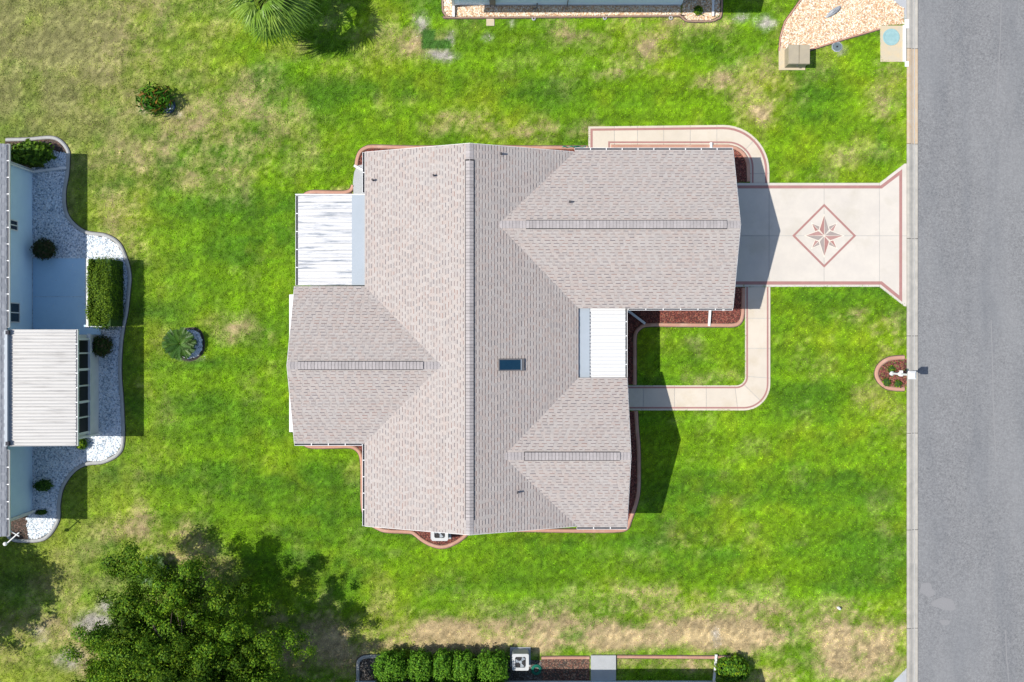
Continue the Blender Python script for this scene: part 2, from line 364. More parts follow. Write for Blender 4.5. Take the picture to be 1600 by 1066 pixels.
# road, kerbs
m = MB().add([(KX, -400, -.035), (27.8, -400, -.035), (27.8, 400, -.035), (KX, 400, -.035)], [(0, 1, 2, 3)])
road = tag(part('road', m, M['asphalt']), kind='structure')
def blob(cx, cy, rx, ry, z, seed, n=26, amp=.18):
    r = random.Random(seed); ph = [r.random()*6 for _ in range(3)]
    pts = []
    for i in range(n):
        a = 2*PI*i/n; k = 1+amp*math.sin(2*a+ph[0])+amp*.6*math.sin(3*a+ph[1])+amp*.4*math.sin(5*a+ph[2]); pts.append((cx+rx*k*math.cos(a), cy+ry*k*math.sin(a)))
    return PL(pts)
m = MB()
m.sheet(blob(1476, 944, 16, 11, 0, 1), -.030); m.sheet(blob(1449, 922, 12, 10, 0, 2), -.030); m.sheet(blob(1477, 973, 7, 5, 0, 3), -.030)
part('patch', m, M['asphalt_light'], road)
m = MB()
for pts in ([(1565, 5), (1563, 70), (1558, 160)], [(1549, 500), (1551, 560), (1553, 640), (1557, 720)], [(1572, 985), (1573, 1020), (1577, 1066)]):
    m.ribbon(PL(smooth(pts, 6)), -.025, .025, -.030)
part('sealed_crack', m, M['asphalt_light'], road)
kerb = empty('kerb', (XL, 0, 0), kind='structure')
joints = [-230, -76, 76, 225, 373, 525, 677, 828, 982, 1134, 1290]
def kerbseg(y0, y1, side=1):
    a, b = P(0, y0)[1]-.012, P(0, y1)[1]+.012
    x = lambda f: XL+(KX-XL)*f
    prof = [(x(0.01), .05), (x(.18), .055), (x(.32), .035), (x(.48), -.005), (x(.56), -.02), (x(.74), -.03), (x(.97), -.028), (x(.97), -.2), (x(.01), -.2)]
    m = MB(); n = len(prof); m.add([(p, a, z) for p, z in prof]+[(p, b, z) for p, z in prof], [(i, (i+1) % n, n+(i+1) % n, n+i) for i in range(n)]+[tuple(range(n-1, -1, -1)), tuple(range(n, 2*n))]); return m
for y0, y1 in zip(joints, joints[1:]):
    o = part('kerb_block', kerbseg(y0, y1), M['kerb_clay'] if y0 == 76 else M['kerb'], kerb)
m = MB(); m.box(27.85, 28.38, -400, 400, -.2, .05); part('far_kerb', m, M['kerb'], kerb)
m = MB(); m.box(XL+.02, XL+.55, P(0, 1290)[1]-380, P(0, 1290)[1]-.02, -.2, .02); m.box(XL+.02, XL+.55, P(0, -230)[1]+.02, 400, -.2, .02); part('kerb_run', m, M['kerb'], kerb)
m = MB(); fr = XL+(KX-XL)
for f in (.44, .68): m.box(XL+(KX-XL)*f-.02, XL+(KX-XL)*f+.02, -24, 24, -.02, .002 if f < .5 else -.022)
part('kerb_seam', m, M['greycurb'], kerb)
m = MB(); m.box(P(1410, 0)[0], P(1415, 0)[0], P(0, 97)[1], P(0, 40)[1], 0, .07)
m.box(P(1413, 0)[0], P(1419.5, 0)[0], P(0, 45)[1], P(0, 31)[1], 0, .075); m.box(P(1413.5, 0)[0], P(1419, 0)[0], P(0, 105)[1], P(0, 96.6)[1], 0, .075)
part('white_kerb_piece', m, M['white'], kerb)

# ------------------------------------------------------------------ exclusion mask for the grass
EX = []           # polygons (world) where no grass grows
def excl(poly): EX.append(np.array(poly, float)); return poly
GX0, GY0, GR = -27.0, -18.6, .06
GNX = int((XL-GX0)/GR)+1; GNY = int(37.2/GR)+1
# ------------------------------------------------------------------ driveway
ZD = .022
drive = empty('driveway', (*P(1287, 368), 0), kind='structure')
xe = [1128, 1201.5, 1287.5, 1374]; ye = [286.2, 368.6, 448.2]; g = .4
m = MB(); m.prism(PL([(1100, 286), (1374, 286), (1413.5, 255.8), (1416.4, 256), (1416.4, 479), (1412.5, 478.5), (1374, 448.4), (1100, 448.4)]), -.05, .008); part('joint_filler', m, M['greycurb'], drive)
excl(PL([(1100, 286), (1374, 286), (1413.5, 255.8), (1417, 255), (1417, 479), (1412.5, 478.5), (1374, 448.4), (1100, 448.4)]))
for i in range(3):
    for j in range(2):
        part('slab', MB().prism(PL([(xe[i]+g, ye[j]+(g if j else 0)), (xe[i+1]-g, ye[j]+(g if j else 0)), (xe[i+1]-g, ye[j+1]-(0 if j else g)), (xe[i]+g, ye[j+1]-(0 if j else g))]), -.04, ZD), M['conc'], drive)
part('slab', MB().prism(PL([(1374+g, 286.2), (1413.5, 255.8), (1416.3, 256), (1416.3, 368.2), (1374+g, 368.2)]), -.04, ZD), M['conc'], drive)
part('slab', MB().prism(PL([(1374+g, 369), (1416.3, 369), (1416.3, 479), (1412.5, 478.5), (1374+g, 448.2)]), -.04, ZD), M['conc'], drive)
m = MB()
bo = PL([(1128, 290), (1376, 290), (1409.3, 264.5), (1409.3, 472), (1376, 445), (1128, 445)])
bi = PL([(1128, 294.8), (1377.6, 294.8), (1404.7, 274.2), (1404.7, 462), (1377.6, 439.8), (1128, 439.8)])
for i in range(5): m.sheet([bo[i], bo[i+1], bi[i+1], bi[i]], ZD+.004)
part('painted_border', m, M['band'], drive)
# compass star
CX, CY = P(1287.5, 368.6)
star = part('painted_diamond', MB(), M['band'], drive) if False else None
m = MB(); ro, ri = 1.56, 1.42
for i in range(4):
    a0, a1 = PI/2*i, PI/2*(i+1); c = lambda r, a: (CX+r*math.cos(a), CY+r*math.sin(a))
    m.sheet([c(ro, a0), c(ro, a1), c(ri, a1), c(ri, a0)], ZD+.004)
part('painted_diamond', m, M['band'], drive)
def starpt(ang, R, r0, wv, da, ZZ, order):
    c = lambda r, a: (CX+r*math.cos(ang+a), CY+r*math.sin(ang+a)); g_ = .012
    part('star_outline', MB().sheet([c(max(0, r0-.05), 0), c(wv+.01, -da-.035), c(R+.04, 0), c(wv+.01, da+.035)], ZZ), M['cream_line'], drive)
    for s, mt in ((1, M['band'] if order else M['grey_stain']), (-1, M['grey_stain'] if order else M['bandlight'])):
        ox_, oy_ = -math.sin(ang)*s*g_, math.cos(ang)*s*g_; b0, t0 = c(r0+.03, 0), c(R-.05, 0)
        part('star_facet', MB().sheet([(b0[0]+ox_, b0[1]+oy_), c(wv, s*da), (t0[0]+ox_*.3, t0[1]+oy_*.3)], ZZ+.004), mt, drive)
for i in range(4): starpt(PI/4+PI/2*i, .88, .36, .50, .31, ZD+.004, i % 2)
for i in range(4): starpt(PI/2*i, 1.04 if i % 2 else .95, 0, .37, .66, ZD+.012, i % 2)
# ------------------------------------------------------------------ walkways made from paired inner/outer lines
def walkway(name, outer, inner, cuts, label=None):
    w_ = empty(name, (*P(*outer[len(outer)//2]), 0), kind='structure')
    O = PL(outer); I = PL(inner)
    excl(O+I[::-1])
    part('joint_filler', MB().prism(O+I[::-1], -.05, .006), M['greycurb'], w_)
    for a, b in zip(cuts, cuts[1:]):
        oo = O[a:b+1]; ii = I[a:b+1]
        def shrink(L_, e=.011):
            L_ = [Vector((*p, 0)) for p in L_]
            d0 = (L_[1]-L_[0]).normalized()*e; d1 = (L_[-2]-L_[-1]).normalized()*e
            L_[0] = L_[0]+d0; L_[-1] = L_[-1]+d1; return [(p.x, p.y) for p in L_]
        part('slab', MB().prism(shrink(oo)+shrink(ii)[::-1], -.04, ZD-.002), M['walk'], w_)
    return w_, O, I
# upper walk
ox = [919.3, 960, 996, 1037, 1078.5, 1120, 1130]; outer = [(x, 198-(x-919)*.0115) for x in ox]+arc(1130, 268, 72, 72.4, -90, 0, 12)[1:]+[(1202, 271.4), (1202, 286)]
inner = [(x, 226.5) for x in ox[:-1]]+[(1130, 226.5)]+[(x, y) for x, y in arc(1137, 262, 35, 35.5, -90, 0, 12)][1:]+[(1172, 271.4), (1172, 286)]
cuts = [1, 2, 3, 4, 5, 6+6, 6+13, 6+14]
wk, O, I = walkway('side_walkway', outer, inner, cuts)
part('slab', MB().prism(PL([(919.3, 198), (959.6, 197.6), (959.6, 226.5), (955.5, 226.5), (955.5, 250), (919.3, 250)]), -.04, ZD-.002), M['walk'], wk)
excl(PL([(919.3, 198), (960, 197.6), (960, 226.5), (955.5, 250), (919.3, 250)]))
m = MB(); lo = PL([(919.3, 250), (919.3, 198)]+outer[1:]); m.ribbon(lo, -.21, -.10, ZD+.002)
li = PL([(955.5, 250), (955.5, 226.5)]+inner[2:]); m.ribbon(li, .08, .165, ZD+.002); part('painted_border', m, M['band'], wk)
# front walk
outer = [(1203.4, 448.6), (1203.4, 497.5), (1203.4, 544.3), (1203.4, 591)]+arc(1162, 600, 41.4, 41.4, 0, 90, 12)[0:]+[(1153, 641.4), (1103.5, 641.4), (1054, 641.4), (1005, 641.4), (962, 641.4)]
inner = [(1164, 448.6), (1164, 497.5), (1164, 544.3), (1164, 588)]+arc(1150, 589, 14, 13.4, 0, 90, 12)[0:]+[(1148, 602.4), (1103.5, 602.4), (1054, 602.4), (1005, 602.4), (962, 602.4)]
wf, O2, I2 = walkway('front_walkway', outer, inner, [0, 1, 2, 3, 10, 17, 18, 19, 20, 21])
m = MB(); m.ribbon(O2, -.17, -.09, ZD+.002); m.ribbon(I2, .06, .14, ZD+.002); part('painted_border', m, M['band'], wf)
# other paved bits
def paved(name, poly, z, mt, kind='structure', smoothed=False, **k):
    excl(PL(poly)); return tag(part(name, MB().prism(PL(poly), -.04, z), mt), kind=kind)
paved('neighbour_driveway', [(1393.5, 0), (1412, 13.5), (1413, 38), (1416.4, 38), (1416.4, -200), (1393, -200)], .012, M['whiteconc'])
paved('neighbour_driveway', [(1395, 1066), (1416.4, 1044), (1416.4, 1300), (1380, 1300), (1380, 1080)], .012, M['whiteconc'])
# ------------------------------------------------------------------ loose stones / mulch
def inpoly(x, y, poly):
    p = np.asarray(poly); c = np.zeros(len(x), bool); j = len(p)-1
    for i in range(len(p)):
        xi, yi = p[i]; xj, yj = p[j]
        if yi != yj: c ^= ((yi > y) != (yj > y)) & (x < (xj-xi)*(y-yi)/(yj-yi)+xi)
        j = i
    return c
def chips(name, polys, z, dens, size, cols, flat=.6, parent=None, long=1.3):
    Vs = []; Fs = []; Ts = []; b = 0; cols = np.array(cols)
    octa = np.array([(1, 0, 0), (.3, .9, 0), (-.8, .6, 0), (-.8, -.6, 0), (.3, -.9, 0), (.1, .1, .9), (0, 0, -.5)], float)
    of = np.array([(0, 1, 5), (1, 2, 5), (2, 3, 5), (3, 4, 5), (4, 0, 5)])
    for poly in polys:
        p = np.array(poly); x0, y0 = p.min(0); x1, y1 = p.max(0); n = int((x1-x0)*(y1-y0)*dens)
        x = RNG.uniform(x0, x1, n); y = RNG.uniform(y0, y1, n); k = inpoly(x, y, p); x = x[k]; y = y[k]; n = len(x)
        a = RNG.uniform(0, 2*PI, n); s = size*RNG.uniform(.6, 1.5, n); l = RNG.uniform(1, long, n)
        q = octa[None]+RNG.normal(0, .12, (n, 7, 3)); q = q*np.stack([s*l, s/l, s*flat], 1)[:, None]
        ti = RNG.normal(0, .25, n); qx = q[..., 0]*np.cos(ti)[:, None]+q[..., 2]*np.sin(ti)[:, None]; qz = -q[..., 0]*np.sin(ti)[:, None]+q[..., 2]*np.cos(ti)[:, None]
        ca, sa = np.cos(a)[:, None], np.sin(a)[:, None]
        v = np.stack([qx*ca-q[..., 1]*sa+x[:, None], qx*sa+q[..., 1]*ca+y[:, None], qz+z+size*.2], 2)
        Vs.append(v.reshape(-1, 3)); Fs.append((of[None]+np.arange(n)[:, None, None]*7+b).reshape(-1, 3)); b += n*7
        c = cols[RNG.integers(0, len(cols), n)]*RNG.uniform(.8, 1.15, n)[:, None]; Ts.append(np.repeat(c, 7, 0))
    return tag(npmesh(name, np.concatenate(Vs), np.concatenate(Fs), M['stone'], np.concatenate(Ts), parent), kind='stuff')
MULCH = [(.22, .055, .04), (.13, .035, .028), (.30, .09, .06), (.09, .03, .025), (.26, .12, .08), (.17, .06, .05)]
WHITE = [(.72, .76, .79), (.66, .72, .77), (.80, .81, .82), (.60, .67, .73), (.74, .75, .75), (.26, .32, .38)]  # white stones, tinted with the blue of the shade on them
TAN = [(.66, .47, .30), (.60, .38, .22), (.74, .58, .40), (.72, .64, .52), (.50, .30, .17), (.78, .70, .58)]
def bed(name, polys, mt, cols, dens, size, z=.012, flat=.5, long=1.3):
    W = [PL(p) for p in polys]
    b = tag(part(name+'_bed', (lambda mm: [mm.prism(p, -.04, z+.0003*i) for i, p in enumerate(W)] and mm)(MB()), mt), kind='structure')
    for p in W: excl(p)
    chips(name, W, z, dens, size, cols, flat, None, long)
# mulch around the main house
Bulge = [(727.6, 833), (716, 842), (704, 849), (690, 852), (676, 849), (662, 842), (652, 835), (645, 830), (630, 829), (611, 828), (597, 826), (585, 822), (585, 805), (727, 805)]
bed('mulch', [
    [(1000, 470), (1154, 470), (1158, 478), (1158, 494), (1155, 503), (1147, 506), (1012, 506), (1001, 510), (994, 518), (991, 528), (991, 601), (960, 601), (960, 470)],
    [(1130, 449), (1163, 449), (1161, 475), (1130, 475)],
    [(960, 642.5), (994, 642.5), (996.5, 700), (996, 768), (992, 790), (984, 812), (960, 815)],
    [(1110, 231), (1138, 231), (1152, 235), (1162, 244), (1167, 262), (1167, 285), (1110, 285)],
    Bulge,
    [(474, 680), (489, 696), (545, 696), (556, 700), (563, 708), (566, 725), (567, 783), (571, 807), (600, 800), (600, 680)],
    [(555, 262), (558, 250), (564, 240), (572, 233), (583, 231), (700, 230), (740, 229), (740, 260), (590, 300), (556, 300)],
    [(800, 229.5), (919, 229.5), (919, 260), (800, 260)],
    [(475, 310), (485, 302), (549, 301), (555, 320), (480, 330)],
], M['mulchbed'], MULCH, 600, .026, flat=.35, long=1.9)
bed('marble_gravel', [[(50, 262), (58, 262), (104, 262), (104, 273), (99.5, 305), (101, 328), (111, 348), (134, 366), (166, 371), (184, 383), (195, 405), (201, 430), (199.5, 455), (196, 487), (191.5, 508), (187.5, 540), (186, 584), (189.5, 635), (190.5, 689), (183, 707), (162, 719), (134, 722.5), (113, 734), (96, 759), (90, 787), (89.5, 811), (77, 832), (61, 842), (45, 842), (40, 800), (48, 700), (48, 404)], [(62, 232), (106, 240), (104, 262), (70, 262)],
     [(276, 532), (279, 522), (290, 515.5), (303, 515.5), (312, 521), (316, 532), (316, 546), (309, 556), (297, 561), (284, 558), (277, 549)]], M['whitebed'], WHITE, 520, .038, z=.012, flat=.6)
bed('tan_gravel', [[(1254, 0), (1226, 37), (1220.5, 58.6), (1218, 78), (1218, 104), (1256, 104), (1264.5, 77.7), (1320, 60), (1373.7, 45), (1376, 44), (1376, 40), (1412, 38), (1412, 13.5), (1394, 0), (1394, -120), (1310, -120)],
                   [(693, -40), (693, 16), (700, 25.5), (720, 26.5), (1063, 24), (1064, -40)], [(1066, -40), (1066, 24), (1074, 31), (1110, 31.5), (1124, 24), (1126, -40)]], M['gravelbed'], TAN, 650, .034, flat=.6)
bed('dark_mulch', [[(46, 219), (80, 217), (95, 225), (105, 238), (62, 240), (46, 262), (8, 262), (8, 219)], [(12, 833), (24, 842), (45, 842), (43, 806), (12, 800)]], M['soil'], [(.10, .06, .045), (.16, .10, .08), (.06, .04, .03)], 350, .03, z=.014, flat=.4, long=1.8)
bed('brown_mulch', [[(846, 1030), (921, 1030), (921, 1068), (846, 1068)]], M['soil'], [(.14, .06, .04), (.22, .11, .08), (.08, .04, .03), (.26, .17, .12)], 450, .028, flat=.4, long=1.9)

bed('grey_mulch', [[(561, 1028), (846, 1032), (846, 1068), (561, 1068)]], M['soil'], [(.14, .13, .12), (.20, .18, .16), (.08, .075, .07)], 350, .028, flat=.4, long=1.9)
# ------------------------------------------------------------------ landscape curbing
TR = MB()
def curbing(pts, label, mt=None, wd=.17, hh=.10, name='landscape_curbing', sm=6, group=None, z0=-.03):
    L_ = PL(smooth(pts, sm) if sm else pts); hw = wd/2
    prof = [(-hw, z0), (-hw, hh*.65), (-hw*.6, hh), (hw*.35, hh*1.0), (hw, hh*.55), (hw, z0)]
    mx = L_[len(L_)//2]
    o = part(name, MB().sweep(L_, prof[::-1]), mt or M['curb'], loc=(mx[0], mx[1], 0))
    excl([*offs(L_, hw+.035), *offs(L_, -hw-.035)[::-1]]); TR.ribbon(L_, -hw-.035, -hw, .0165); TR.ribbon(L_, hw, hw+.035, .0165)
    return tag(o, label, 'garden edging', group)
CG = 'garden curbing strips'
curbing([(1161.5, 450), (1161, 470), (1160.5, 490), (1157, 502), (1147, 508), (1120, 508.3), (1060, 508), (1012, 508), (999, 513), (993, 521), (991.5, 532), (991.5, 560), (991.5, 601.5)], 'pink curbing wrapping the square front lawn beside the porch', group=CG)
curbing([(993.5, 642.5), (995, 670), (997.5, 700), (998, 735), (997.5, 765), (994, 785), (984.5, 813), (978, 826), (960, 829), (930, 829.5), (870, 829), (800, 828), (760, 830)], 'pink curbing along the shaded strip south of the front walkway', group=CG)
curbing([(731, 832), (722, 841), (706, 850.5), (690, 854.5), (674, 851), (660, 843.5), (650, 835.5), (643, 831.5), (628, 830.5), (611, 830), (597, 828), (583, 821)], 'pink curbing bulging around the air conditioner below the ridge', group=CG)
curbing([(470, 688), (478, 695), (489, 698), (515, 698), (545, 697.5), (556, 701), (563, 709), (566, 725), (566.5, 755), (566.5, 783), (569, 800), (576, 814)], 'pink curbing curving round the inner corner of the left wing', group=CG)
curbing([(557, 262), (558.5, 249), (563, 238), (571, 232), (583, 229.5), (620, 230.5), (660, 231), (740, 230), (830, 231), (876, 231), (918, 231)], 'long pink curbing behind the top edge of the roof', group=CG)
curbing([(470, 312), (478, 304), (489, 300.5), (515, 301), (538, 301), (548, 297.5), (552, 290)], 'short pink curbing above the streaked white lanai roof', group=CG)
curbing([(957, 252), (957, 229), (1000, 229), (1060, 229), (1138, 229)]+arc(1138, 262, 31, 32.5, -80, 0, 6)+[(1169.5, 284)], 'mauve curbing inside the curve of the side walkway', group=CG, sm=0)
curbing([(1412.5, 558.5), (1397, 559.5), (1385, 562.5), (1374, 571), (1369, 583), (1373, 595), (1384, 604.5), (1397, 607.5), (1412.5, 608)], 'pink D-shaped curbing round the lamp post bed at the kerb', wd=.19)
bed('lamp_mulch', [[(1416.3, 561), (1397, 562), (1386, 565), (1377, 573), (1372, 583), (1376, 593), (1386, 602), (1397, 605), (1416.3, 605.5)]], M['mulchbed'], MULCH+[(.10, .16, .03)], 600, .028, flat=.35, long=1.9)
curbing([(10, 219), (46, 218), (80, 215.5), (96, 222), (106.5, 236), (107, 250), (105.5, 273), (101, 300), (102.5, 328), (112.5, 347), (134, 363), (166, 368.5), (186, 381), (197, 404), (203, 430), (201.5, 455), (198, 487), (193.5, 510), (189.5, 540), (188, 584), (191.5, 635), (192.5, 689), (185, 709), (162, 721.5), (135, 725), (115, 736.5), (98.5, 760), (92.5, 787), (91.5, 811), (78.5, 834), (61, 844), (24, 844), (10, 834)], 'grey curbing winding round the white marble bed', M['greycurb'], .16)
curbing([(692, -40), (692, 10), (694, 20), (700, 26.5), (712, 28), (900, 26.5), (1055, 25), (1064, 26), (1070, 31.5), (1078, 33.5), (1108, 33.5), (1120, 30), (1127, 20), (1127.5, -40)], 'thin brown curbing along the tan gravel under the top house', mat('brown_curbing', (.34, .22, .16), (.26, .17, .13), 5), .09, .07)
curbing([(1310, -120), (1252, -1), (1226, 35), (1219.5, 58), (1217.5, 80)], 'thin brown curbing on the slanted left side of the corner gravel', M['curb'], .08, .06, sm=0)
curbing([(1264.5, 78.5), (1320, 61), (1374, 45.5)], 'thin brown curbing along the lower side of the corner gravel', M['curb'], .08, .06, sm=0)
curbing([(560, 1070), (559.5, 1040), (562, 1031), (570, 1026.5), (585, 1025.5), (600, 1025.5)], 'grey rounded curbing left of the bottom bush row', M['greycurb'], .16)
curbing([(846, 1028), (880, 1027.5), (921, 1027.5)], 'clay coloured curbing above the brown mulch left of the stoop', M['curb'], .13, .08)
curbing([(964, 1026), (1040, 1026.5), (1112, 1027), (1136, 1026.5), (1148, 1030), (1157, 1040)], 'clay coloured curbing right of the small concrete stoop', M['curb'], .13, .08)
curbing([(285, 515), (303, 513.5), (313, 519), (318, 532), (317, 548), (309, 558), (297, 563), (284, 560), (275, 550), (272, 535), (276, 522), (285, 515)], 'thin dark ring round the sago palm gravel disc', M['black'], .05, .05)
tag(part('soil_edge', TR, M['soil']), kind='structure')
# ------------------------------------------------------------------ roofs
SLP = .38
def zslope(axis, r, zr): return (lambda x, y: zr-SLP*abs((x if axis == 0 else y)-r))
def rows(poly, axis, r, s, e=.1325, top=None):
    """intervals of each course: yields (c0,c1,[ (a,b),...])"""
    p = [(q[axis], q[1-axis]) for q in poly]; cs = [abs(q[0]-r) for q in p]; n = int(max(cs)/e)+1
    for i in range(n):
        c0, c1 = i*e, min((i+1)*e, max(cs)); c = r+s*(c0+c1)/2; xs_ = []
        if c1-c0 < .03: continue
        for k in range(len(p)):
            (a, u), (b, v) = p[k-1], p[k]
            if (a > c) != (b > c): xs_.append(u+(v-u)*(c-a)/(b-a))
        xs_.sort(); iv = [(xs_[k], xs_[k+1]) for k in range(0, len(xs_)-1, 2)]
        if iv: yield c0, c1, iv
def shingles(mb, poly, axis, r, zr, s, e=.1325):
    def pt(c, t, dz): 
        cc = r+s*c; z = zr-SLP*c+dz
        return (cc, t, z) if axis == 0 else (t, cc, z)
    def quad(ms, a, b, c0, c1, d0, d1, butt=True):
        vs = [pt(c0, a, d0), pt(c1, a, d1), pt(c1, b, d1), pt(c0, b, d0)]
        fs = [(0, 1, 2, 3)]
        if butt: vs += [pt(c1, a, 0), pt(c1, b, 0)]; fs += [(1, 4, 5, 2)]
        mb.add(vs, fs, ms)
    for c0, c1, iv in rows(poly, axis, r, s, e):
        for a, b in iv:
            t = a-random.random()*.3; tooth = random.random() < .5
            while t < b:
                l = random.uniform(.15, .27) if tooth else random.uniform(.08, .2)
                u, v = max(a, t), min(b, t+l); t += l
                if v-u > .01:
                    if tooth:
                        hj = random.uniform(.013, .02); quad(0, u, v, c0+.03, c1, .006, hj)
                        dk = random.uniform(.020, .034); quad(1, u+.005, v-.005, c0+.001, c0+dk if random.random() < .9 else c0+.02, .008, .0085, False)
                    quad(0, u, v, c0, c1, .002, .006)
                tooth = not tooth
def caps(parent, line, zr, axis, a, b, vent=(None, None), wdt=.2, step=.147, wing=.17):
    """ridge caps over a vent between a and b; axis=direction the ridge runs in"""
    n = int(abs(b-a)/step); first = None; dz = .0
    for i in range(n):
        t = a+(i+.5)*(b-a)/n; inv = vent[0] is not None and min(vent) < t < max(vent); h = .06 if inv else .012
        if first is None:
            m = MB(); th = .012; l = step*.463
            vs = []
            for dx in (-l, l):
                tz = .008 if dx > 0 else 0
                for oy, oz in ((-wing, -SLP*wing+.01), (0, .012), (wing, -SLP*wing+.01)): vs.append((dx, oy, oz+tz))
            vs += [(x, y, z-th) for x, y, z in vs]
            fs = [(0, 3, 4, 1), (1, 4, 5, 2), (6, 7, 10, 9), (7, 8, 11, 10), (0, 1, 7, 6), (1, 2, 8, 7), (3, 9, 10, 4), (4, 10, 11, 5), (0, 6, 9, 3), (2, 5, 11, 8)]
            if axis == 1: vs = [(-y, x, z) for x, y, z in vs]
            first = part('ridge_cap', m.add(vs, fs), M['cap']); first.parent = parent; o = first
        else:
            o = first.copy(); COL.objects.link(o)
        pos = (t, line, zr+h) if axis == 0 else (line, t, zr+h)
        o.location = Vector(pos)-wloc(parent)
    if vent[0] is not None:
        m = MB(); v0, v1 = sorted(vent); d = wing+.03
        def q(t, o_, z): return (t, line+o_, z) if axis == 0 else (line+o_, t, z)
        for s_ in (-1, 1):
            m.hexa([q(v0, s_*.02, zr-.03), q(v1, s_*.02, zr-.03), q(v1, s_*d, zr-SLP*d-.02), q(v0, s_*d, zr-SLP*d-.02)],
                   [q(v0, s_*.02, zr+.04), q(v1, s_*.02, zr+.04), q(v1, s_*d, zr-SLP*d+.046), q(v0, s_*d, zr-SLP*d+.046)])
        part('ridge_vent', m, M['capgap'], parent)
def gutter(parent, p0, p1, nx, ny, z, wd=.11, strap=.68):
    m = MB(); d = Vector((p1[0]-p0[0], p1[1]-p0[1], 0)); L_ = d.length; d.normalize(); n = Vector((nx, ny, 0)); o = Vector((p0[0], p0[1], z))
    def bx(t0, t1, a, b, z0, z1, ms=0):
        A = [o+d*t0+n*a+Vector((0, 0, z0)), o+d*t1+n*a+Vector((0, 0, z0)), o+d*t1+n*b+Vector((0, 0, z0)), o+d*t0+n*b+Vector((0, 0, z0))]
        m.hexa([tuple(v) for v in A], [tuple(v+Vector((0, 0, z1-z0))) for v in A], ms)
    bx(0, L_, wd-.018, wd, -.13, 0); bx(0, L_, .003, .013, -.13, -.01); bx(0, L_, .013, wd-.02, -.13, -.12, 0); bx(.01, L_-.01, .014, wd-.021, -.12, -.085, 1)
    bx(0, .01, .013, wd-.02, -.12, 0); bx(L_-.01, L_, .013, wd-.02, -.12, 0)
    k = max(1, int(L_/strap))
    for i in range(1, k): t = L_*i/k; bx(t-.022, t+.022, .013, wd-.02, -.02, -.002)
    return part('gutter', m, [M['white'], M['dark']], parent)
house = empty('house', (*P(740, 540), 0), 'large single-storey house with pinkish grey shingle roof in the middle of the lawn', 'house')
# main roof numbers (metres)
XR, ZR = -1.84, 4.85; XE0, XE1 = -6.70, 3.02; YT, YB = 8.59, -8.42
GY, GZ = 5.127, 3+SLP*3.64; LY, LZ = -1.078, 3+SLP*3.58; BY, BZ = -5.08, 3+SLP*3.42
gx, lx, bx_ = XR+(ZR-GZ)/SLP, XR-(ZR-LZ)/SLP, XR+(ZR-BZ)/SLP
GE, GB = 8.68, 1.487; GR_, LL, BR_ = 10.05, -9.90, 5.24
planes = [
    ([(XE0, YB), (XR, YB), (XR, YT), (XE0, YT), (XE0, LY+(lx-XE0)), (lx, LY), (XE0, LY-(lx-XE0))], 0, XR, ZR, -1),
    ([(XR, YB), (bx_+(BY-YB), YB), (bx_, BY), (XE1, BY+XE1-bx_), (XE1, GY-(XE1-gx)), (gx, GY), (gx+YT-GY, YT), (XR, YT)], 0, XR, ZR, 1),
    ([(gx, GY), (GR_, GY), (GR_, GE), (gx+YT-GY, GE), (gx+YT-GY, YT)], 1, GY, GZ, 1),
    ([(gx, GY), (XE1, GY-(XE1-gx)), (XE1+.01, GB), (GR_, GB), (GR_, GY)], 1, GY, GZ, -1),
    ([(lx, LY), (XE0, LY+(lx-XE0)), (LL, LY+(lx-XE0)), (LL, LY)], 1, LY, LZ, 1),
    ([(lx, LY), (LL, LY), (LL, LY-(lx-XE0)), (XE0, LY-(lx-XE0))], 1, LY, LZ, -1),
    ([(bx_, BY), (BR_, BY), (BR_, BY+XE1-bx_), (XE1, BY+XE1-bx_)], 1, BY, BZ, 1),
    ([(bx_, BY), (bx_+(BY-YB), YB), (bx_+(BY-YB), -8.46), (BR_, -8.46), (BR_, BY)], 1, BY, BZ, -1)]
for poly, ax, r, zr, s in planes:
    zf = zslope(ax, r, zr)
    o = part('roof', MB().slope(poly, zf, .15), [M['shingle_deck'], M['white']], house)
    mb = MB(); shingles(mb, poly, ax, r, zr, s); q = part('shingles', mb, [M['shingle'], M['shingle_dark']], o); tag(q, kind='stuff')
# rake boards
def rake(x0, y0, z0, x1, y1, z1, ox, oy):
    t = .018; A = [(x0, y0, z0-.17), (x1, y1, z1-.17), (x1+ox*t, y1+oy*t, z1-.17), (x0+ox*t, y0+oy*t, z0-.17)]
    part('rake_board', MB().hexa(A, [(a, b, c+.165) for a, b, c in A]), M['white'], house)
for yy, o_ in ((YT, 1), (YB, -1)): rake(XE0, yy, 3.0, XR, yy, ZR, 0, o_)
rake(XR, YT, ZR, gx+YT-GY-.05, YT, ZR-SLP*(gx+YT-GY-.05-XR), 0, 1); rake(XR, YB, ZR, 2.9, YB, ZR-SLP*(2.9-XR), 0, -1)
rake(GR_, GE, GZ-SLP*(GE-GY), GR_, GY, GZ, 1, 0); rake(GR_, GY, GZ, GR_, GB, GZ-SLP*(GY-GB), 1, 0)
rake(LL, LY+3.57, 3.0, LL, LY, LZ, -1, 0); rake(LL, LY, LZ, LL, LY-3.57, 3.0, -1, 0)
rake(BR_, BY+3.41, 3.0, BR_, BY, BZ, 1, 0); rake(BR_, BY, BZ, BR_, -8.46, 3.0, 1, 0)
caps(house, XR, ZR, 1, YB+.02, YT-.02, (P(0, 813, 4.85)[1], P(0, 249, 4.85)[1]))
caps(house, GY, GZ, 0, gx+.05, GR_-.02, (P(822, 0, 4.38)[0], P(1136, 0, 4.38)[0]))
caps(house, LY, LZ, 0, LL+.02, lx-.02, (P(465, 0, 4.38)[0], P(660, 0, 4.38)[0]))
caps(house, BY, BZ, 0, bx_+.05, BR_-.02, (P(819, 0, 4.3)[0], P(968, 0, 4.3)[0]))
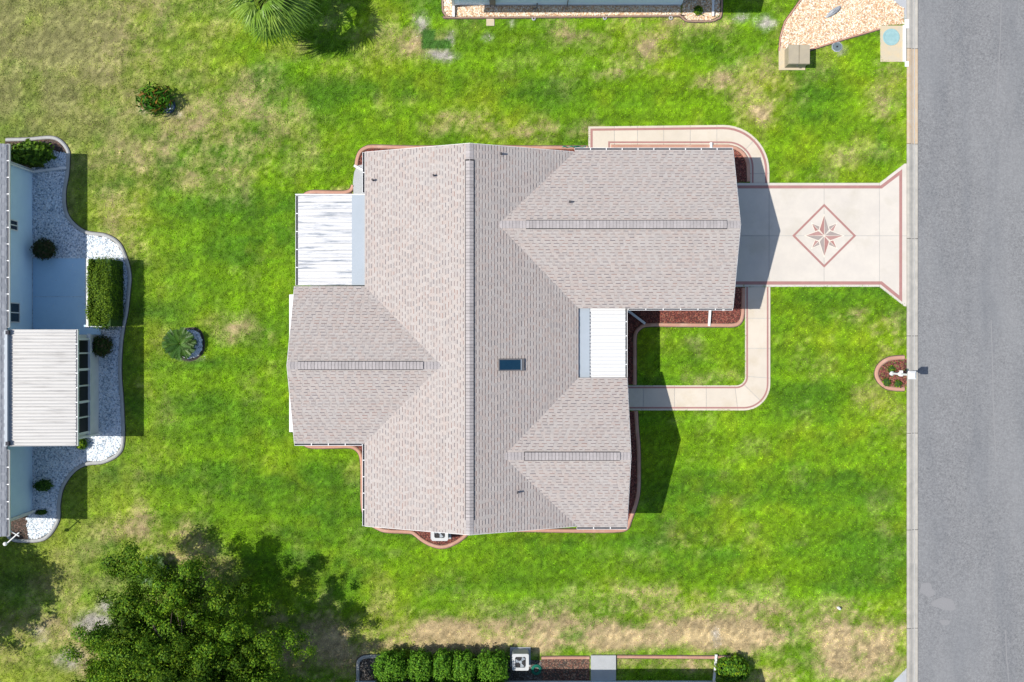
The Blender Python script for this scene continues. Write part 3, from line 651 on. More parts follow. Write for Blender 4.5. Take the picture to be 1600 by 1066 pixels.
# walls
foot = [(-6.3, -8.0), (2.6, -8.0), (2.6, -8.08), (4.85, -8.08), (4.85, -2.05), (2.6, -2.05), (2.6, 1.9), (9.65, 1.9), (9.65, 8.28), (2.6, 8.28), (2.6, 8.15), (-6.3, 8.15), (-6.3, 2.1), (-9.5, 2.1), (-9.5, -4.25), (-6.3, -4.25)]
part('wall', MB().prism(foot, 0, 2.98), M['wall'], house)
def gable(x0, y0, x1, y1, xa, ya, za, nx, ny):
    t = .1; A = [(x0, y0, 2.985), (x1, y1, 2.985), (xa, ya, za-.2)]; m = MB()
    m.add(A+[(a-nx*t, b-ny*t, c) for a, b, c in A], [(0, 1, 2), (5, 4, 3), (0, 3, 4, 1), (1, 4, 5, 2), (2, 5, 3, 0)]); part('gable_wall', m, M['wall'], house)
gable(-6.3, 8.15, 2.6, 8.15, XR, 8.15, ZR, 0, 1); gable(-6.3, -8.0, 2.6, -8.0, XR, -8.0, ZR, 0, -1)
gable(9.65, 1.9, 9.65, 8.28, 9.65, GY, GZ, 1, 0); gable(4.85, -8.08, 4.85, -2.05, 4.85, BY, BZ, 1, 0); gable(-9.5, -4.25, -9.5, 2.1, -9.5, LY, LZ, -1, 0)
# gutters
gutter(house, (XE0, YT), (XE0, 6.75), -1, 0, 2.99); gutter(house, (XE0, LY-3.6), (XE0, YB), -1, 0, 2.99)
gutter(house, (LL, LY-3.575), (XE0-.12, LY-3.575), 0, -1, 2.99)
gutter(house, (gx+YT-GY, GE), (GR_, GE), 0, 1, 3.03); gutter(house, (5.3, GB), (GR_, GB), 0, -1, 2.99, .09)
gutter(house, (2.95, -8.46), (BR_, -8.46), 0, -1, 3.0)
# skylight
sx0, sx1 = P(779, 0, 4.1)[0], P(819, 0, 3.9)[0]; sy0, sy1 = P(0, 579.5, 4.05)[1], P(0, 560.5, 4.05)[1]; zf = zslope(0, XR, ZR)
sk = part('skylight', MB().slope([(sx0, sy0), (sx1, sy0), (sx1, sy1), (sx0, sy1)], lambda x, y: zf(x, y)+.10, .12), M['bronze'], house)
part('glass', MB().slope([(sx0+.05, sy0+.05), (sx1-.16, sy0+.05), (sx1-.16, sy1-.05), (sx0+.05, sy1-.05)], lambda x, y: zf(x, y)+.118, .03), M['skyglass'], sk)
part('flashing', MB().slope([(sx1-.15, sy0+.03), (sx1-.11, sy0+.03), (sx1-.11, sy1-.03), (sx1-.15, sy1-.03)], lambda x, y: zf(x, y)+.118, .03), M['flash'], sk)
# vent pipes
for (vx, vy, ax, r, zr) in ((583, 282, 0, XR, ZR), (678, 275, 0, XR, ZR), (783, 241, 0, XR, ZR), (890, 316, 1, GY, GZ), (809, 769, 0, XR, ZR)):
    x, y = P(vx, vy, 3.9); z = zslope(ax, r, zr)(x, y); x, y = P(vx, vy, z)
    vp = part('vent_pipe', MB().tube([(x, y, z-.02), (x, y, z+.26)], .042, 10), M['lead'], house)
    part('pipe_boot', MB().slope([(x-.1, y-.1), (x+.1, y-.1), (x+.1, y+.1), (x-.1, y+.1)], lambda a, b: zslope(ax, r, zr)(a, b)+.028, .02), M['shingle_deck'], vp)
# metal panel roofs
def panelroof(parent, x0, x1, y0, y1, z0, z1, n, mt, rib=.03, wall=True, pf=True):
    pr = part('porch_roof', MB().hexa([(x0, y0, z0-.09), (x1, y0, z1-.09), (x1, y1, z1-.09), (x0, y1, z0-.09)], [(x0, y0, z0-.02), (x1, y0, z1-.02), (x1, y1, z1-.02), (x0, y1, z0-.02)]), M['seam'], parent)
    st = (y1-y0)/n; first = None
    for i in range(n):
        a = y0+i*st+.006; b = y0+(i+1)*st-.006; h_ = (a+b)/2; m = MB(); n_ = len(m.v)
        prof = [(a, rib), (a+.022, rib), (a+.036, 0), (h_-.03, 0), (h_-.012, rib*.8), (h_+.012, rib*.8), (h_+.03, 0), (b, 0), (b, -.012), (a, -.012)]
        vs = [(x0, y, z0+z) for y, z in prof]+[(x1, y, z1+z) for y, z in prof]; k = len(prof)
        m.add(vs, [(j, k+j, k+(j+1) % k, (j+1) % k) for j in range(k)]+[tuple(range(k)), tuple(range(2*k-1, k-1, -1))])
        part('roof_panel', m, mt, pr)
    return pr
lx0, lx1 = P(466, 0, 2.7)[0], P(550, 0, 2.8)[0]; ly0, ly1 = P(0, 446, 2.75)[1], P(0, 305.5, 2.75)[1]
lp = panelroof(house, lx0, lx1, ly0, ly1, 2.70, 2.84, 13, M['dirty1'], rib=.028)
part('flashing', MB().hexa([(lx1+.003, ly0, 2.80), (XE0+.02, ly0, 2.82), (XE0+.02, ly1, 2.82), (lx1+.003, ly1, 2.80)], [(lx1+.003, ly0, 2.875), (XE0+.02, ly0, 2.90), (XE0+.02, ly1, 2.90), (lx1+.003, ly1, 2.875)]), M['flash'], lp)
gutter(house, (lx0, ly1), (lx0, ly0), -1, 0, 2.72, .12, .72)
part('wall', MB().box(lx0+.1, -6.305, 2.66, ly1-.12, 0, 2.6), M['wall'], house)
part('eave_trim', MB().box(lx0-.1, XE0, ly1+.003, ly1+.05, 2.62, 2.87), M['white'], house)
px0, px1 = P(921.5, 0, 2.85)[0], P(977, 0, 2.8)[0]; py0, py1 = -1.72, 1.54
pp = panelroof(house, px0, px1, py0, py1, 2.86, 2.80, 10, M['dirty3'], rib=.045)
c = .12
part('flashing', MB().prism([(XE1, py0+c), (XE1+c, py0), (px0-.005, py0), (px0-.005, py1), (XE1+c, py1), (XE1, py1-c)], 2.80, 2.90), M['flash'], pp)
m = MB()
for i in range(20): m.box(px0-.004, px0+.02, py0+.154*i+.03, py0+.154*i+.12, 2.86, 2.902)
part('rib_gap', m, M['dark'], pp)  # dark blocks standing in for the gaps between the ribs
gutter(house, (px1, py1), (px1, py0), 1, 0, 2.80, .10, .6)
for yy in (-1.2, 1.2): part('porch_post', MB().box(px1-.12, px1-.02, yy-.05, yy+.05, 0, 2.71), M['white'], house)
part('front_door', MB().box(2.6, 2.64, -.5, .5, .05, 2.1), M['garage'], house)
# window awning left
aw = part('window_awning', MB(), M['metalroof'], house) if False else None
ax0 = P(452, 0, 2.45)[0]; ay0, ay1 = P(0, 675, 2.45)[1], P(0, 460.5, 2.45)[1]
part('window_awning', MB().hexa([(ax0, ay0, 2.40), (-9.5, ay0, 2.56), (-9.5, ay1, 2.56), (ax0, ay1, 2.40)], [(ax0, ay0, 2.45), (-9.5, ay0, 2.62), (-9.5, ay1, 2.62), (ax0, ay1, 2.45)]), M['metalroof'], house)
# downspouts lying across the beds
def pipe3(name, pts, parent, mt=None, wd=.11, label=None):
    L_ = [Vector(p) for p in pts]; m = MB()
    for a, b in zip(L_, L_[1:]):
        d = (b-a).normalized(); u = d.cross(Vector((0, 0, 1)))
        if u.length < .1: u = Vector((1, 0, 0))
        u.normalize(); v = u.cross(d).normalized(); q = lambda c_: [tuple(c_-u*wd/2-v*wd*.35), tuple(c_+u*wd/2-v*wd*.35), tuple(c_+u*wd/2+v*wd*.35), tuple(c_-u*wd/2+v*wd*.35)]
        m.hexa(q(a-d*.02), q(b+d*.02))
    return part(name, m, mt or M['white'], parent)
X_, Y_ = P(1007, 505.5); pipe3('downspout', [(5.30, 1.72, 2.85), (5.15, 1.82, 2.6), (5.15, 1.82, .3), (5.55, 1.55, .14), (X_, Y_, .12)], house)
X_, Y_ = P(1107, 509); pipe3('downspout', [(X_+.05, 1.42, 2.88), (X_+.05, 1.82, 2.6), (X_+.05, 1.82, .3), (X_+.05, 1.6, .14), (X_, Y_, .12)], house)
X_, Y_ = P(1110, 226); pipe3('downspout', [(X_, 8.36, 2.6), (X_, 8.36, .3), (X_, 8.5, .14), (X_, Y_+.05, .12)], house)
X_, Y_ = P(561, 260); pipe3('downspout', [(-6.38, 7.9, 2.7), (-6.38, 7.9, .3), (-6.6, 7.95, .14), (X_-.2, Y_, .12)], house)
# doors & windows
def window(parent, c, w_, h_, nx, ny, panes=2, d=.05, gl=None):
    """c = centre on the wall face, nx,ny outward"""
    tx, ty = -ny, nx; fr = MB()
    def bx(m, a0, a1, z0, z1, d0, d1):
        A = [(c[0]+tx*a+nx*dd, c[1]+ty*a+ny*dd, c[2]+z0) for a, dd in ((a0, d0), (a1, d0), (a1, d1), (a0, d1))]
        m.hexa(A, [(x, y, z-z0+z1) for x, y, z in A])
    f = .05
    bx(fr, -w_/2, w_/2, h_/2-f, h_/2, .002, d); bx(fr, -w_/2, w_/2, -h_/2, -h_/2+f, .002, d)
    for i in range(panes+1):
        a = -w_/2+i*(w_-f)/panes; bx(fr, a, a+f, -h_/2+f+.001, h_/2-f-.001, .002, d-.003)
    wn = part('window', fr, M['white'], parent)
    for i in range(panes):
        a = -w_/2+i*(w_-f)/panes+f+.002; m = MB(); bx(m, a, a+(w_-f)/panes-f-.004, -h_/2+f+.002, h_/2-f-.002, .003, .02); part('pane', m, gl or M['glass'], wn)
    return wn
gd = part('garage_door', MB().box(9.65, 9.68, 2.75, 7.6, .03, 2.2), M['white'], house)
for i in range(4): part('panel', MB().box(9.681, 9.70, 2.8, 7.55, .06+.535*i, .56+.535*i), M['garage'], gd)
window(house, (4.85, -5.0, 1.5), 1.8, 1.3, 1, 0); window(house, (-6.3, -6.4, 1.5), 1.5, 1.2, -1, 0); window(house, (-9.5, -1.1, 1.5), 2.6, 1.4, -1, 0, 3)
window(house, (0, -8.0, 1.5), 1.4, 1.2, 0, -1); window(house, (-4, -8.0, 1.5), 1.4, 1.2, 0, -1); window(house, (-1, 8.15, 1.5), 1.4, 1.2, 0, 1); window(house, (6.5, 1.9, 1.5), 1.5, 1.2, 0, -1)
# stoop by the lanai
stp = [(553, 306), (552, 285), (554, 270), (558, 260), (566, 258), (580, 258), (580, 306)]
excl(PL(stp)); tag(part('stoop', MB().prism(PL(stp), -.02, .10), M['whiteconc'], loc=(*P(562, 285), 0)), 'pale concrete stoop tucked under the left eave above the lanai roof', 'stoop')
# ------------------------------------------------------------------ air conditioners
def aircon(x, y, label, rot=0):
    r = empty('air_conditioner', (x, y, 0), label, 'air conditioner', 'air conditioners beside the houses')
    s = .40; part('pad', MB().box(x-.5, x+.5, y-.47, y+.47, 0, .07), M['whiteconc'], r)
    c = MB()
    rr = [(x+s*sx-(.08 if k else .0)*sx, 0) for sx in (1,) for k in (0,)]
    pts = []
    for qx, qy, a0 in ((1, 1, 0), (-1, 1, 90), (-1, -1, 180), (1, -1, 270)): pts += arc(x+qx*(s-.08), y+qy*(s-.08), .08, .08, a0, a0+90, 4)
    c.prism(pts, .075, .72); part('cabinet', c, M['flash'], r)
    top = MB(); inner = []
    n = len(pts)
    ring = [(x+.33*math.cos(math.atan2(p[1]-y, p[0]-x)), y+.33*math.sin(math.atan2(p[1]-y, p[0]-x))) for p in pts]
    for i in range(n): j = (i+1) % n; top.add([(*pts[i], .79), (*pts[j], .79), (*ring[j], .79), (*ring[i], .79), (*pts[i], .722), (*pts[j], .722), (*ring[j], .73), (*ring[i], .73)], [(0, 1, 2, 3), (4, 5, 1, 0), (3, 2, 6, 7)])
    part('top_grille_frame', top, M['whitebox'], r)
    part('fan_well', MB().lathe((x, y, 0), [(.31, .735), (0, .735)], 24), M['black'], r)
    part('hub', MB().lathe((x, y, 0), [(.07, .74), (.07, .765), (0, .77)], 14), M['flash'], r)
    for k in range(3):
        a = k*2*PI/3+.5; b = a+.75; v = lambda ra, an, z: (x+ra*math.cos(an), y+ra*math.sin(an), z)
        part('fan_blade', MB().add([v(.06, a, .745), v(.28, a, .742), v(.28, b, .762), v(.06, b, .76)], [(0, 1, 2, 3)]), M['flash'], r)
    g_ = MB()
    for q in (.1, .17, .24, .3): g_.tube([(x+q*math.cos(2*PI*i/20), y+q*math.sin(2*PI*i/20), .785) for i in range(21)], .004, 4)
    part('wire_guard', g_, M['bronze'], r); return r
ac1 = aircon(*P(689, 827), 'white air conditioner with round fan tucked under the lower eave of the main house')
ac2 = aircon(*P(813, 1026), 'white square air conditioner with dark fan between the bush row and the coiled green hose')
# garden hose coil(s)
def hose(x, y, r, label, turns=5, name='garden_hose'):
    pts = []
    for i in range(turns*16+1):
        a = i*2*PI/16; rr = r*(1-.09*(i/16)); pts.append((x+rr*math.cos(a), y+rr*math.sin(a), .05+.02*math.sin(a*.37)+.012*(i/16)))
    o = part(name, MB().tube(pts, .022, 6), M['green_pl'], loc=(x, y, 0)); return tag(o, label, 'garden hose')
hose(*P(838, 1046), .25, 'coiled green garden hose on mulch right of the air conditioner')
x, y = P(896, 231.5); pts = [(x-.55+.06*i, y+.02*math.sin(i*1.1)+.03, .12+.03*math.sin(i)) for i in range(20)]
tag(part('garden_hose', MB().tube(pts, .03, 6).tube([(x+.1+.11*math.cos(a*.5), y+.02, .2+.11*math.sin(a*.5)) for a in range(14)], .02, 6), M['green_pl'], loc=(x, y, 0)), 'teal hose lying on the curbing left of the side walkway', 'garden hose')
# ------------------------------------------------------------------ left neighbour
nb = empty('neighbour_house', (*P(30, 540), 0), 'white neighbouring house at the left edge with sunroom, metal porch roof and patio', 'house')
NX = -23.375; NE = -22.98; NZ = 3.05; ny0, ny1 = P(0, 801)[1], P(0, 267)[1]; ry0, ry1 = P(0, 838, NZ)[1], P(0, 225, NZ)[1]
def siding(m, x, y0, y1, z0, z1, s, axis=0, lap=.11):
    n = int((z1-z0)/lap); st = (z1-z0)/n
    for i in range(n):
        a, b = z0+i*st, z0+(i+1)*st
        q = lambda t, o, z: (x+s*o, t, z) if axis == 0 else (t, x+s*o, z)
        m.hexa([q(y0, 0, a), q(y1, 0, a), q(y1, .024, a), q(y0, .024, a)], [q(y0, 0, b), q(y1, 0, b), q(y1, .006, b), q(y0, .006, b)])
part('wall', MB().box(-33, NX-.03, ny0+.03, ny1-.03, 0, NZ-.1), M['shadewall'], nb)
m = MB(); siding(m, NX-.03, ny0+.003, ny1-.003, .15, NZ-.1, 1); siding(m, ny1-.03, -33, NX-.033, .15, NZ-.1, 1, 1); siding(m, ny0+.03, -33, NX-.033, .15, NZ-.1, -1, 1)
tag(part('siding', m, M['shadewall'], nb), kind='stuff')
part('corner_board', MB().box(NX-.08, NX+.02, ny0-.035, ny0, 0, NZ-.1), M['white'], nb); part('corner_board', MB().box(NX-.08, NX+.02, ny1+.03, ny1+.06, 0, NZ-.1), M['white'], nb)
rp = [(NE, ry0), (NE, ry1), (-28.2, ry1), (-28.2, ry0)]; zr_ = NZ+SLP*(28.2+NE)
for poly, s in ((rp, 1), ([(-28.2, ry0), (-28.2, ry1), (-33.42, ry1), (-33.42, ry0)], -1)):
    o = part('roof', MB().slope(poly, zslope(0, -28.2, zr_), .14), M['shingle_grey'], nb)
    mb = MB(); shingles(mb, poly, 0, -28.2, zr_, s, .1325) if s == 1 else None
    if s == 1: tag(part('shingles', mb, [M['shingle_grey'], M['shingle_grey']], o), kind='stuff')
for yy, o_ in ((ny0, 1), (ny1, -1)):
    part('gable_wall', MB().add([(-33, yy+o_*.1, NZ-.1), (NX, yy+o_*.1, NZ-.1), (-28.2, yy+o_*.1, zr_-.2), (-33, yy+o_*.2, NZ-.1), (NX, yy+o_*.2, NZ-.1), (-28.2, yy+o_*.2, zr_-.2)], [(0, 1, 2), (5, 4, 3), (0, 3, 4, 1), (1, 4, 5, 2), (2, 5, 3, 0)]), M['shadewall'], nb)
gutter(nb, (NE, ry1), (NE, .62), 1, 0, NZ, .13, .75); gutter(nb, (NE, -4.95), (NE, ry0), 1, 0, NZ, .13, .75)
def pane_window(yc, z, w_, h_, n=2): window(nb, (NX+.004, yc, z), w_, h_, 1, 0, n)
pane_window(P(0, 489)[1]*.97, 1.85, .95, 1.15, 2); pane_window(P(0, 354)[1]*.97, 1.9, .5, .9, 2)
# sunroom
sx = P(155, 0)[0]; s0, s1 = P(0, 679)[1], P(0, 523)[1]; sz = 2.68
part('wall', MB().box(NX+.005, sx-.002, s0, s1, 0, .98), M['wall'], nb)
part('window_sill', MB().box(sx-.1, sx+.05, s0-.04, s1+.04, .983, 1.03), M['white'], nb)
part('wall', MB().box(NX+.005, sx-.12, s0+.02, s1-.02, 1.035, sz-.06), M['wall'], nb)
bars = MB(); nps = [530, 552, 577.5, 602.8, 628, 652, 677]
ybs = [P(0, v, 1.55)[1] for v in nps]
for i, v in enumerate(ybs):
    hw = .055 if i % 2 == 0 else .028; bars.box(sx-.115, sx-.0, v-hw, v+hw, 1.035, sz-.08)
bars.box(sx-.112, sx-.003, s0+.01, s1-.01, sz-.078, sz)
scr = part('window', bars, M['white'], nb)
for a, b in zip(ybs, ybs[1:]): part('pane', MB().box(sx-.09, sx-.06, b+.05, a-.05, 1.04, sz-.09), M['screen'], scr)
qx0, qx1 = P(16, 0, 2.85)[0], P(118, 0, 2.75)[0]; qy0, qy1 = P(0, 697, 2.78)[1], P(0, 515, 2.78)[1]
pn = panelroof(nb, qx0, qx1, qy0, qy1, 2.90, 2.74, 18, M['dirty2'], rib=.035)
gutter(nb, (qx1, qy1), (qx1, qy0), 1, 0, 2.75, .10, .6)
part('roof_flashing', MB().box(-23.2, qx0-.003, qy0+.02, qy1-.02, 2.86, 3.09), M['flash'], nb)
for yy in (qy1-.14, qy0+.14): part('scupper', MB().box(qx0-.08, qx0+.06, yy-.09, yy+.09, 2.95, 3.1), M['dark'], nb)
# patio
pat = [(52, 404), (134, 404), (139.5, 404), (139.5, 512), (158, 512), (158, 526), (52, 526)]
pt_ = empty('patio', (*P(95, 460), 0), kind='structure'); excl(PL(pat))
part('slab', MB().prism(PL([(52.3, 404), (134, 404), (134, 463.7), (52.3, 463.7)]), -.04, .05), M['patio'], pt_); part('sunlit_edge', MB().prism(PL([(134.4, 404), (140, 404), (140, 512), (134.4, 512)]), -.04, .055), M['white'], pt_)  # same slab: shaded part coloured blue, sunlit edge coloured white
part('slab', MB().prism(PL([(52.3, 464.3), (134, 464.3), (134, 512.4), (158, 512.4), (158, 524), (52.3, 524)]), -.04, .05), M['patio'], pt_)
def dpipe(name, pts, label):
    p = pts[-1]; o = pipe3(name, pts, None); return o
X1, Y1 = P(105, 263); pipe3('downspout', [(NX+.1, ny1-.1, 2.9), (NX+.1, ny1-.1, .25), (NX+.5, ny1-.02, .14), (X1, Y1, .13)], nb)
X1, Y1 = P(160, 676); pipe3('downspout', [(sx+.08, s0+.05, 2.6), (sx+.08, s0+.05, .2), (X1, Y1+.02, .12)], nb)
X1, Y1 = P(57, 798); pipe3('downspout', [(NX+.08, ny0+.1, 2.9), (NX+.08, ny0+.1, .25), (X1, Y1, .13)], nb)
fl = empty('security_light', (*P(22, 836), 0), 'small white security light on a bracket at the lower corner of the left house', 'light')
x, y = P(12, 846, 2.4); part('bracket', MB().tube([(*P(30, 832, 2.4), 2.4), (*P(12, 848, 2.4), 2.4)], .03, 6).tube([(*P(8, 825, 2.45), 2.45), (*P(30, 838, 2.4), 2.4)], .03, 6), M['white'], fl); part('lamp_head', MB().lathe((*P(8, 850, 2.4), 2.33), [(0, 0), (.09, .02), (.09, .1), (.04, .14), (0, .15)], 12), M['white'], fl)
# ------------------------------------------------------------------ top neighbour
tb = empty('neighbour_house', (3, 17, 0), 'neighbouring house cut by the top edge above the strip of tan gravel', 'house')
ty = P(0, 9)[1]; tx0, tx1 = P(707, 0)[0], P(1064, 0)[0]
part('wall', MB().box(tx0+.03, tx1-.03, ty+.03, 26, 0, 2.95), M['shadewall'], tb); m = MB(); siding(m, ty+.03, tx0, tx1, .12, 2.95, -1, 1); tag(part('siding', m, M['shadewall'], tb), kind='stuff')
part('foundation', MB().box(tx0, tx1, ty-.01, ty+.03, 0, .118), M['greycurb'], tb)
part('wall', MB().box(tx1-.02, P(1112, 0)[0], ty+.35, 24, 0, 2.9), M['shadewall'], tb)
for s, y0_, y1_ in ((1, ty-.4, 21.2), (-1, 21.2, 26.4)):
    part('roof', MB().slope([(tx0-.4, y0_), (tx1+1.9, y0_), (tx1+1.9, y1_), (tx0-.4, y1_)], zslope(1, 21.2, 4.9), .14), M['shingle_grey'], tb)
for xx in (tx0, tx1+1.4): part('gable_wall', MB().add([(xx, ty+.4, 2.96), (xx, 26, 2.96), (xx, 21.2, 4.7), (xx+.1, ty+.4, 2.96), (xx+.1, 26, 2.96), (xx+.1, 21.2, 4.7)], [(0, 1, 2), (5, 4, 3), (0, 3, 4, 1), (1, 4, 5, 2), (2, 5, 3, 0)]), M['shadewall'], tb)
gutter(tb, (tx0-.4, ty-.4), (tx1+1.9, ty-.4), 0, -1, 2.93)
X1, Y1 = P(709, 27); pipe3('downspout', [(X1, ty-.06, 2.8), (X1, ty-.06, .2), (X1, Y1, .12)], tb)
X1, Y1 = P(1113, 26); pipe3('downspout', [(X1, ty+.3, 2.8), (X1, ty+.3, .2), (X1, Y1, .12)], tb)
um = empty('electric_meter', (*P(770, 9), 0), 'dark meter box with conduits on the wall of the top house', 'meter box')
x, y = P(770, 9); part('box', MB().box(x-.14, x+.14, y-.16, y-.012, .5, 1.4), M['bronze'], um); part('conduit', MB().tube([(x-.12, y-.05, 0), (x-.12, y-.05, .5)], .025, 6).tube([(x+.1, y-.05, 0), (x+.1, y-.05, .5)], .025, 6), M['bronze'], um)
x, y = P(886, 9); part('conduit', MB().tube([(x, y-.05, 0), (x, y-.05, 2.5)], .022, 6), M['bronze'], tb); x, y = P(836, 15); tag(part('hose_bib', MB().tube([(x-.1, y, .06), (x+.08, y+.05, .08), (x+.1, y+.2, .3)], .03, 6), M['bronze'], loc=(x, y, 0)), 'small dark tap lying in the tan gravel strip', 'tap')
for i, (a, b) in enumerate(((834, 29.5), (945, 28.5), (1048, 28.5))):
    x, y = P(a, b); o = part('sprinkler_ring', MB().lathe((x, y, 0), [(.05, .0), (.05, .06), (.075, .07), (.10, .05), (.10, 0)], 16), M['whiteconc'], loc=(x, y, 0)); tag(o, ['white sprinkler ring nearest the stepping stone', 'white sprinkler ring midway along the tan gravel strip', 'white sprinkler ring just left of the planted gravel corner'][i], 'sprinkler', 'sprinkler rings below the tan gravel')
    excl([(x-.1, y-.1), (x+.1, y-.1), (x+.1, y+.1), (x-.1, y+.1)])
x, y = P(766, 35.5); q = [(x+a, y+b) for a, b in ((-.19, -.17), (.2, -.17), (.2, .13), (.15, .17), (-.19, .17))]; excl(q)
tag(part('stepping_stone', MB().prism(q, 0, .05), M['sandconc'], loc=(x, y, 0)), 'single square beige stepping stone in the grass below the gravel', 'paving stone')
# ------------------------------------------------------------------ bottom neighbour
bb = empty('neighbour_house', (1, -17, 0), 'house cut by the bottom edge behind the clipped bush row', 'house')
by = P(0, 1063.5)[1]; b0, b1 = P(556, 0)[0], P(1115, 0)[0]
part('wall', MB().box(b0+.03, b1-.03, -27, by-.03, 0, 2.95), M['shadewall'], bb); m = MB(); siding(m, by-.03, b0, b1, .12, 2.95, 1, 1); tag(part('siding', m, M['shadewall'], bb), kind='stuff')
part('foundation', MB().box(b0, b1, by-.03, by+.01, 0, .118), M['whiteconc'], bb)
for y0_, y1_ in ((by+.42, -21.8), (-21.8, -27.4)):
    part('roof', MB().slope([(b0-.4, y0_), (b1+.4, y0_), (b1+.4, y1_), (b0-.4, y1_)], zslope(1, -21.8, 4.95), .14), M['shingle_grey'], bb)
for xx in (b0+.04, b1-.14): part('gable_wall', MB().add([(xx, by-.04, 2.96), (xx, -27, 2.96), (xx, -21.8, 4.75), (xx+.1, by-.04, 2.96), (xx+.1, -27, 2.96), (xx+.1, -21.8, 4.75)], [(0, 1, 2), (5, 4, 3), (0, 3, 4, 1), (1, 4, 5, 2), (2, 5, 3, 0)]), M['shadewall'], bb)
X1, Y1 = P(1118, 1022); pipe3('downspout', [(b1-.05, by+.08, 2.8), (b1-.05, by+.08, .25), (b1+.03, by+.5, .16), (X1, Y1, .13)], bb)
st = [(923, 1023), (962, 1023), (962, 1064), (923, 1064)]; excl(PL(st)); tag(part('stoop', MB().prism(PL(st), -.02, .12), M['whiteconc'], loc=(*P(942, 1045), 0)), 'square pale concrete stoop between brown mulch and weeds at the bottom house', 'stoop')
x, y = P(803, 1024); tag(part('disconnect_box', MB().box(x-.12, x+.12, y-.06, y+.12, 0, .5), M['flash'], loc=(x, y, 0)), 'small grey box standing behind the bottom air conditioner', 'electrical box')
# ------------------------------------------------------------------ street corner items
x0, y0 = P(1224, 108); x1, y1 = P(1257, 78)
ub = empty('utility_cabinet', ((x0+x1)/2, (y0+y1)/2, 0), 'beige metal utility cabinet at the point of the tan gravel bed', 'utility box')
part('pad', MB().box(P(1216.5, 0)[0], x1+.02, P(0, 110)[1], P(0, 76)[1], 0, .05), M['sandconc'], ub); excl([(P(1216.5, 0)[0], P(0, 110)[1]), (x1+.02, P(0, 110)[1]), (x1+.02, P(0, 76)[1]), (P(1216.5, 0)[0], P(0, 76)[1])])
part('body', MB().box(x0+.04, x1-.04, y0+.04, y1-.04, .05, .76), M['beigebox'], ub)
xm = (x0+x1)/2
for a, b in ((x0, xm-.006), (xm+.006, x1)): part('lid', MB().hexa([(a, y0, .765), (b, y0, .765), (b, y1, .765), (a, y1, .765)], [(a+.01, y0+.03, .81), (b-.01, y0+.03, .81), (b-.01, y1-.03, .83), (a+.01, y1-.03, .83)]), M['beigebox'], ub)
part('latch', MB().box(xm-.03, xm+.03, y0-.01, y0+.035, .45, .55), M['bronze'], ub)
x, y = P(1307.5, 73.5); mbx = empty('water_meter_box', (x, y, 0), 'grey water meter box sunk in sandy grass below the corner gravel', 'meter box')
oct_ = [(x+.26*math.cos(PI/8+PI/4*i)*1.05, y+.26*math.sin(PI/8+PI/4*i)) for i in range(8)]; excl([(x+.34*math.cos(i*PI/4), y+.34*math.sin(i*PI/4)) for i in range(8)])
part('rim', MB().prism(oct_, 0, .035), M['rockgrey'], mbx); part('lid', MB().prism([(x+(a-x)*.85, y+(b-y)*.85) for a, b in oct_], .03, .05), M['meter'], mbx); part('lid_hole', MB().prism([(x+(a-x)*.18, y+(b-y)*.18) for a, b in oct_], .05, .056), M['black'], mbx)
pd = [(1375, 40.5), (1409.8, 40.5), (1409.8, 97), (1375.5, 97)]; excl(PL([(1375, 40), (1417, 40), (1417, 97), (1375.5, 97)]))
mh = empty('access_slab', (*P(1392, 68), 0), 'square sandy slab with round teal lid beside the white kerb', 'manhole'); part('slab', MB().prism(PL(pd), -.02, .03), M['sandconc'], mh)
x, y = P(1392, 58.5); part('lid', MB().lathe((x, y, 0), [(.41, .031), (.41, .045), (.40, .05), (.33, .05), (.32, .044), (0, .044)], 32), M['teal'], mh)
def rock(name, x, y, rx, ry, rz, ang, mt, seed, label, cat):
    r = random.Random(seed); m = MB(); n, k = 14, 6; vs = []
    for j in range(k+1):
        ph = PI/2*j/k
        for i in range(n):
            a = 2*PI*i/n; q = 1+r.uniform(-.12, .12); X = rx*q*math.cos(a)*math.cos(ph); Y = ry*q*math.sin(a)*math.cos(ph)
            vs.append((x+X*math.cos(ang)-Y*math.sin(ang), y+X*math.sin(ang)+Y*math.cos(ang), rz*math.sin(ph)*q))
    m.add(vs, [(j*n+i, j*n+(i+1) % n, (j+1)*n+(i+1) % n, (j+1)*n+i) for j in range(k) for i in range(n)])
    return tag(part(name, m, mt, loc=(x, y, 0)), label, cat)
rock('boulder', *P(1302, 19), .46, .13, .22, .62, M['rockgrey'], 4, 'long pale grey boulder lying on the corner gravel', 'rock')
rock('pipe_marker', *P(1310.5, 950), .10, .07, .22, -.6, M['white'], 5, 'small white marker stub in the lower right grass', 'marker')
rock('rock', *P(634, 1054), .11, .13, .14, 0, M['sandconc'], 6, 'tan rock between the two leftmost bushes of the bottom row', 'rock')
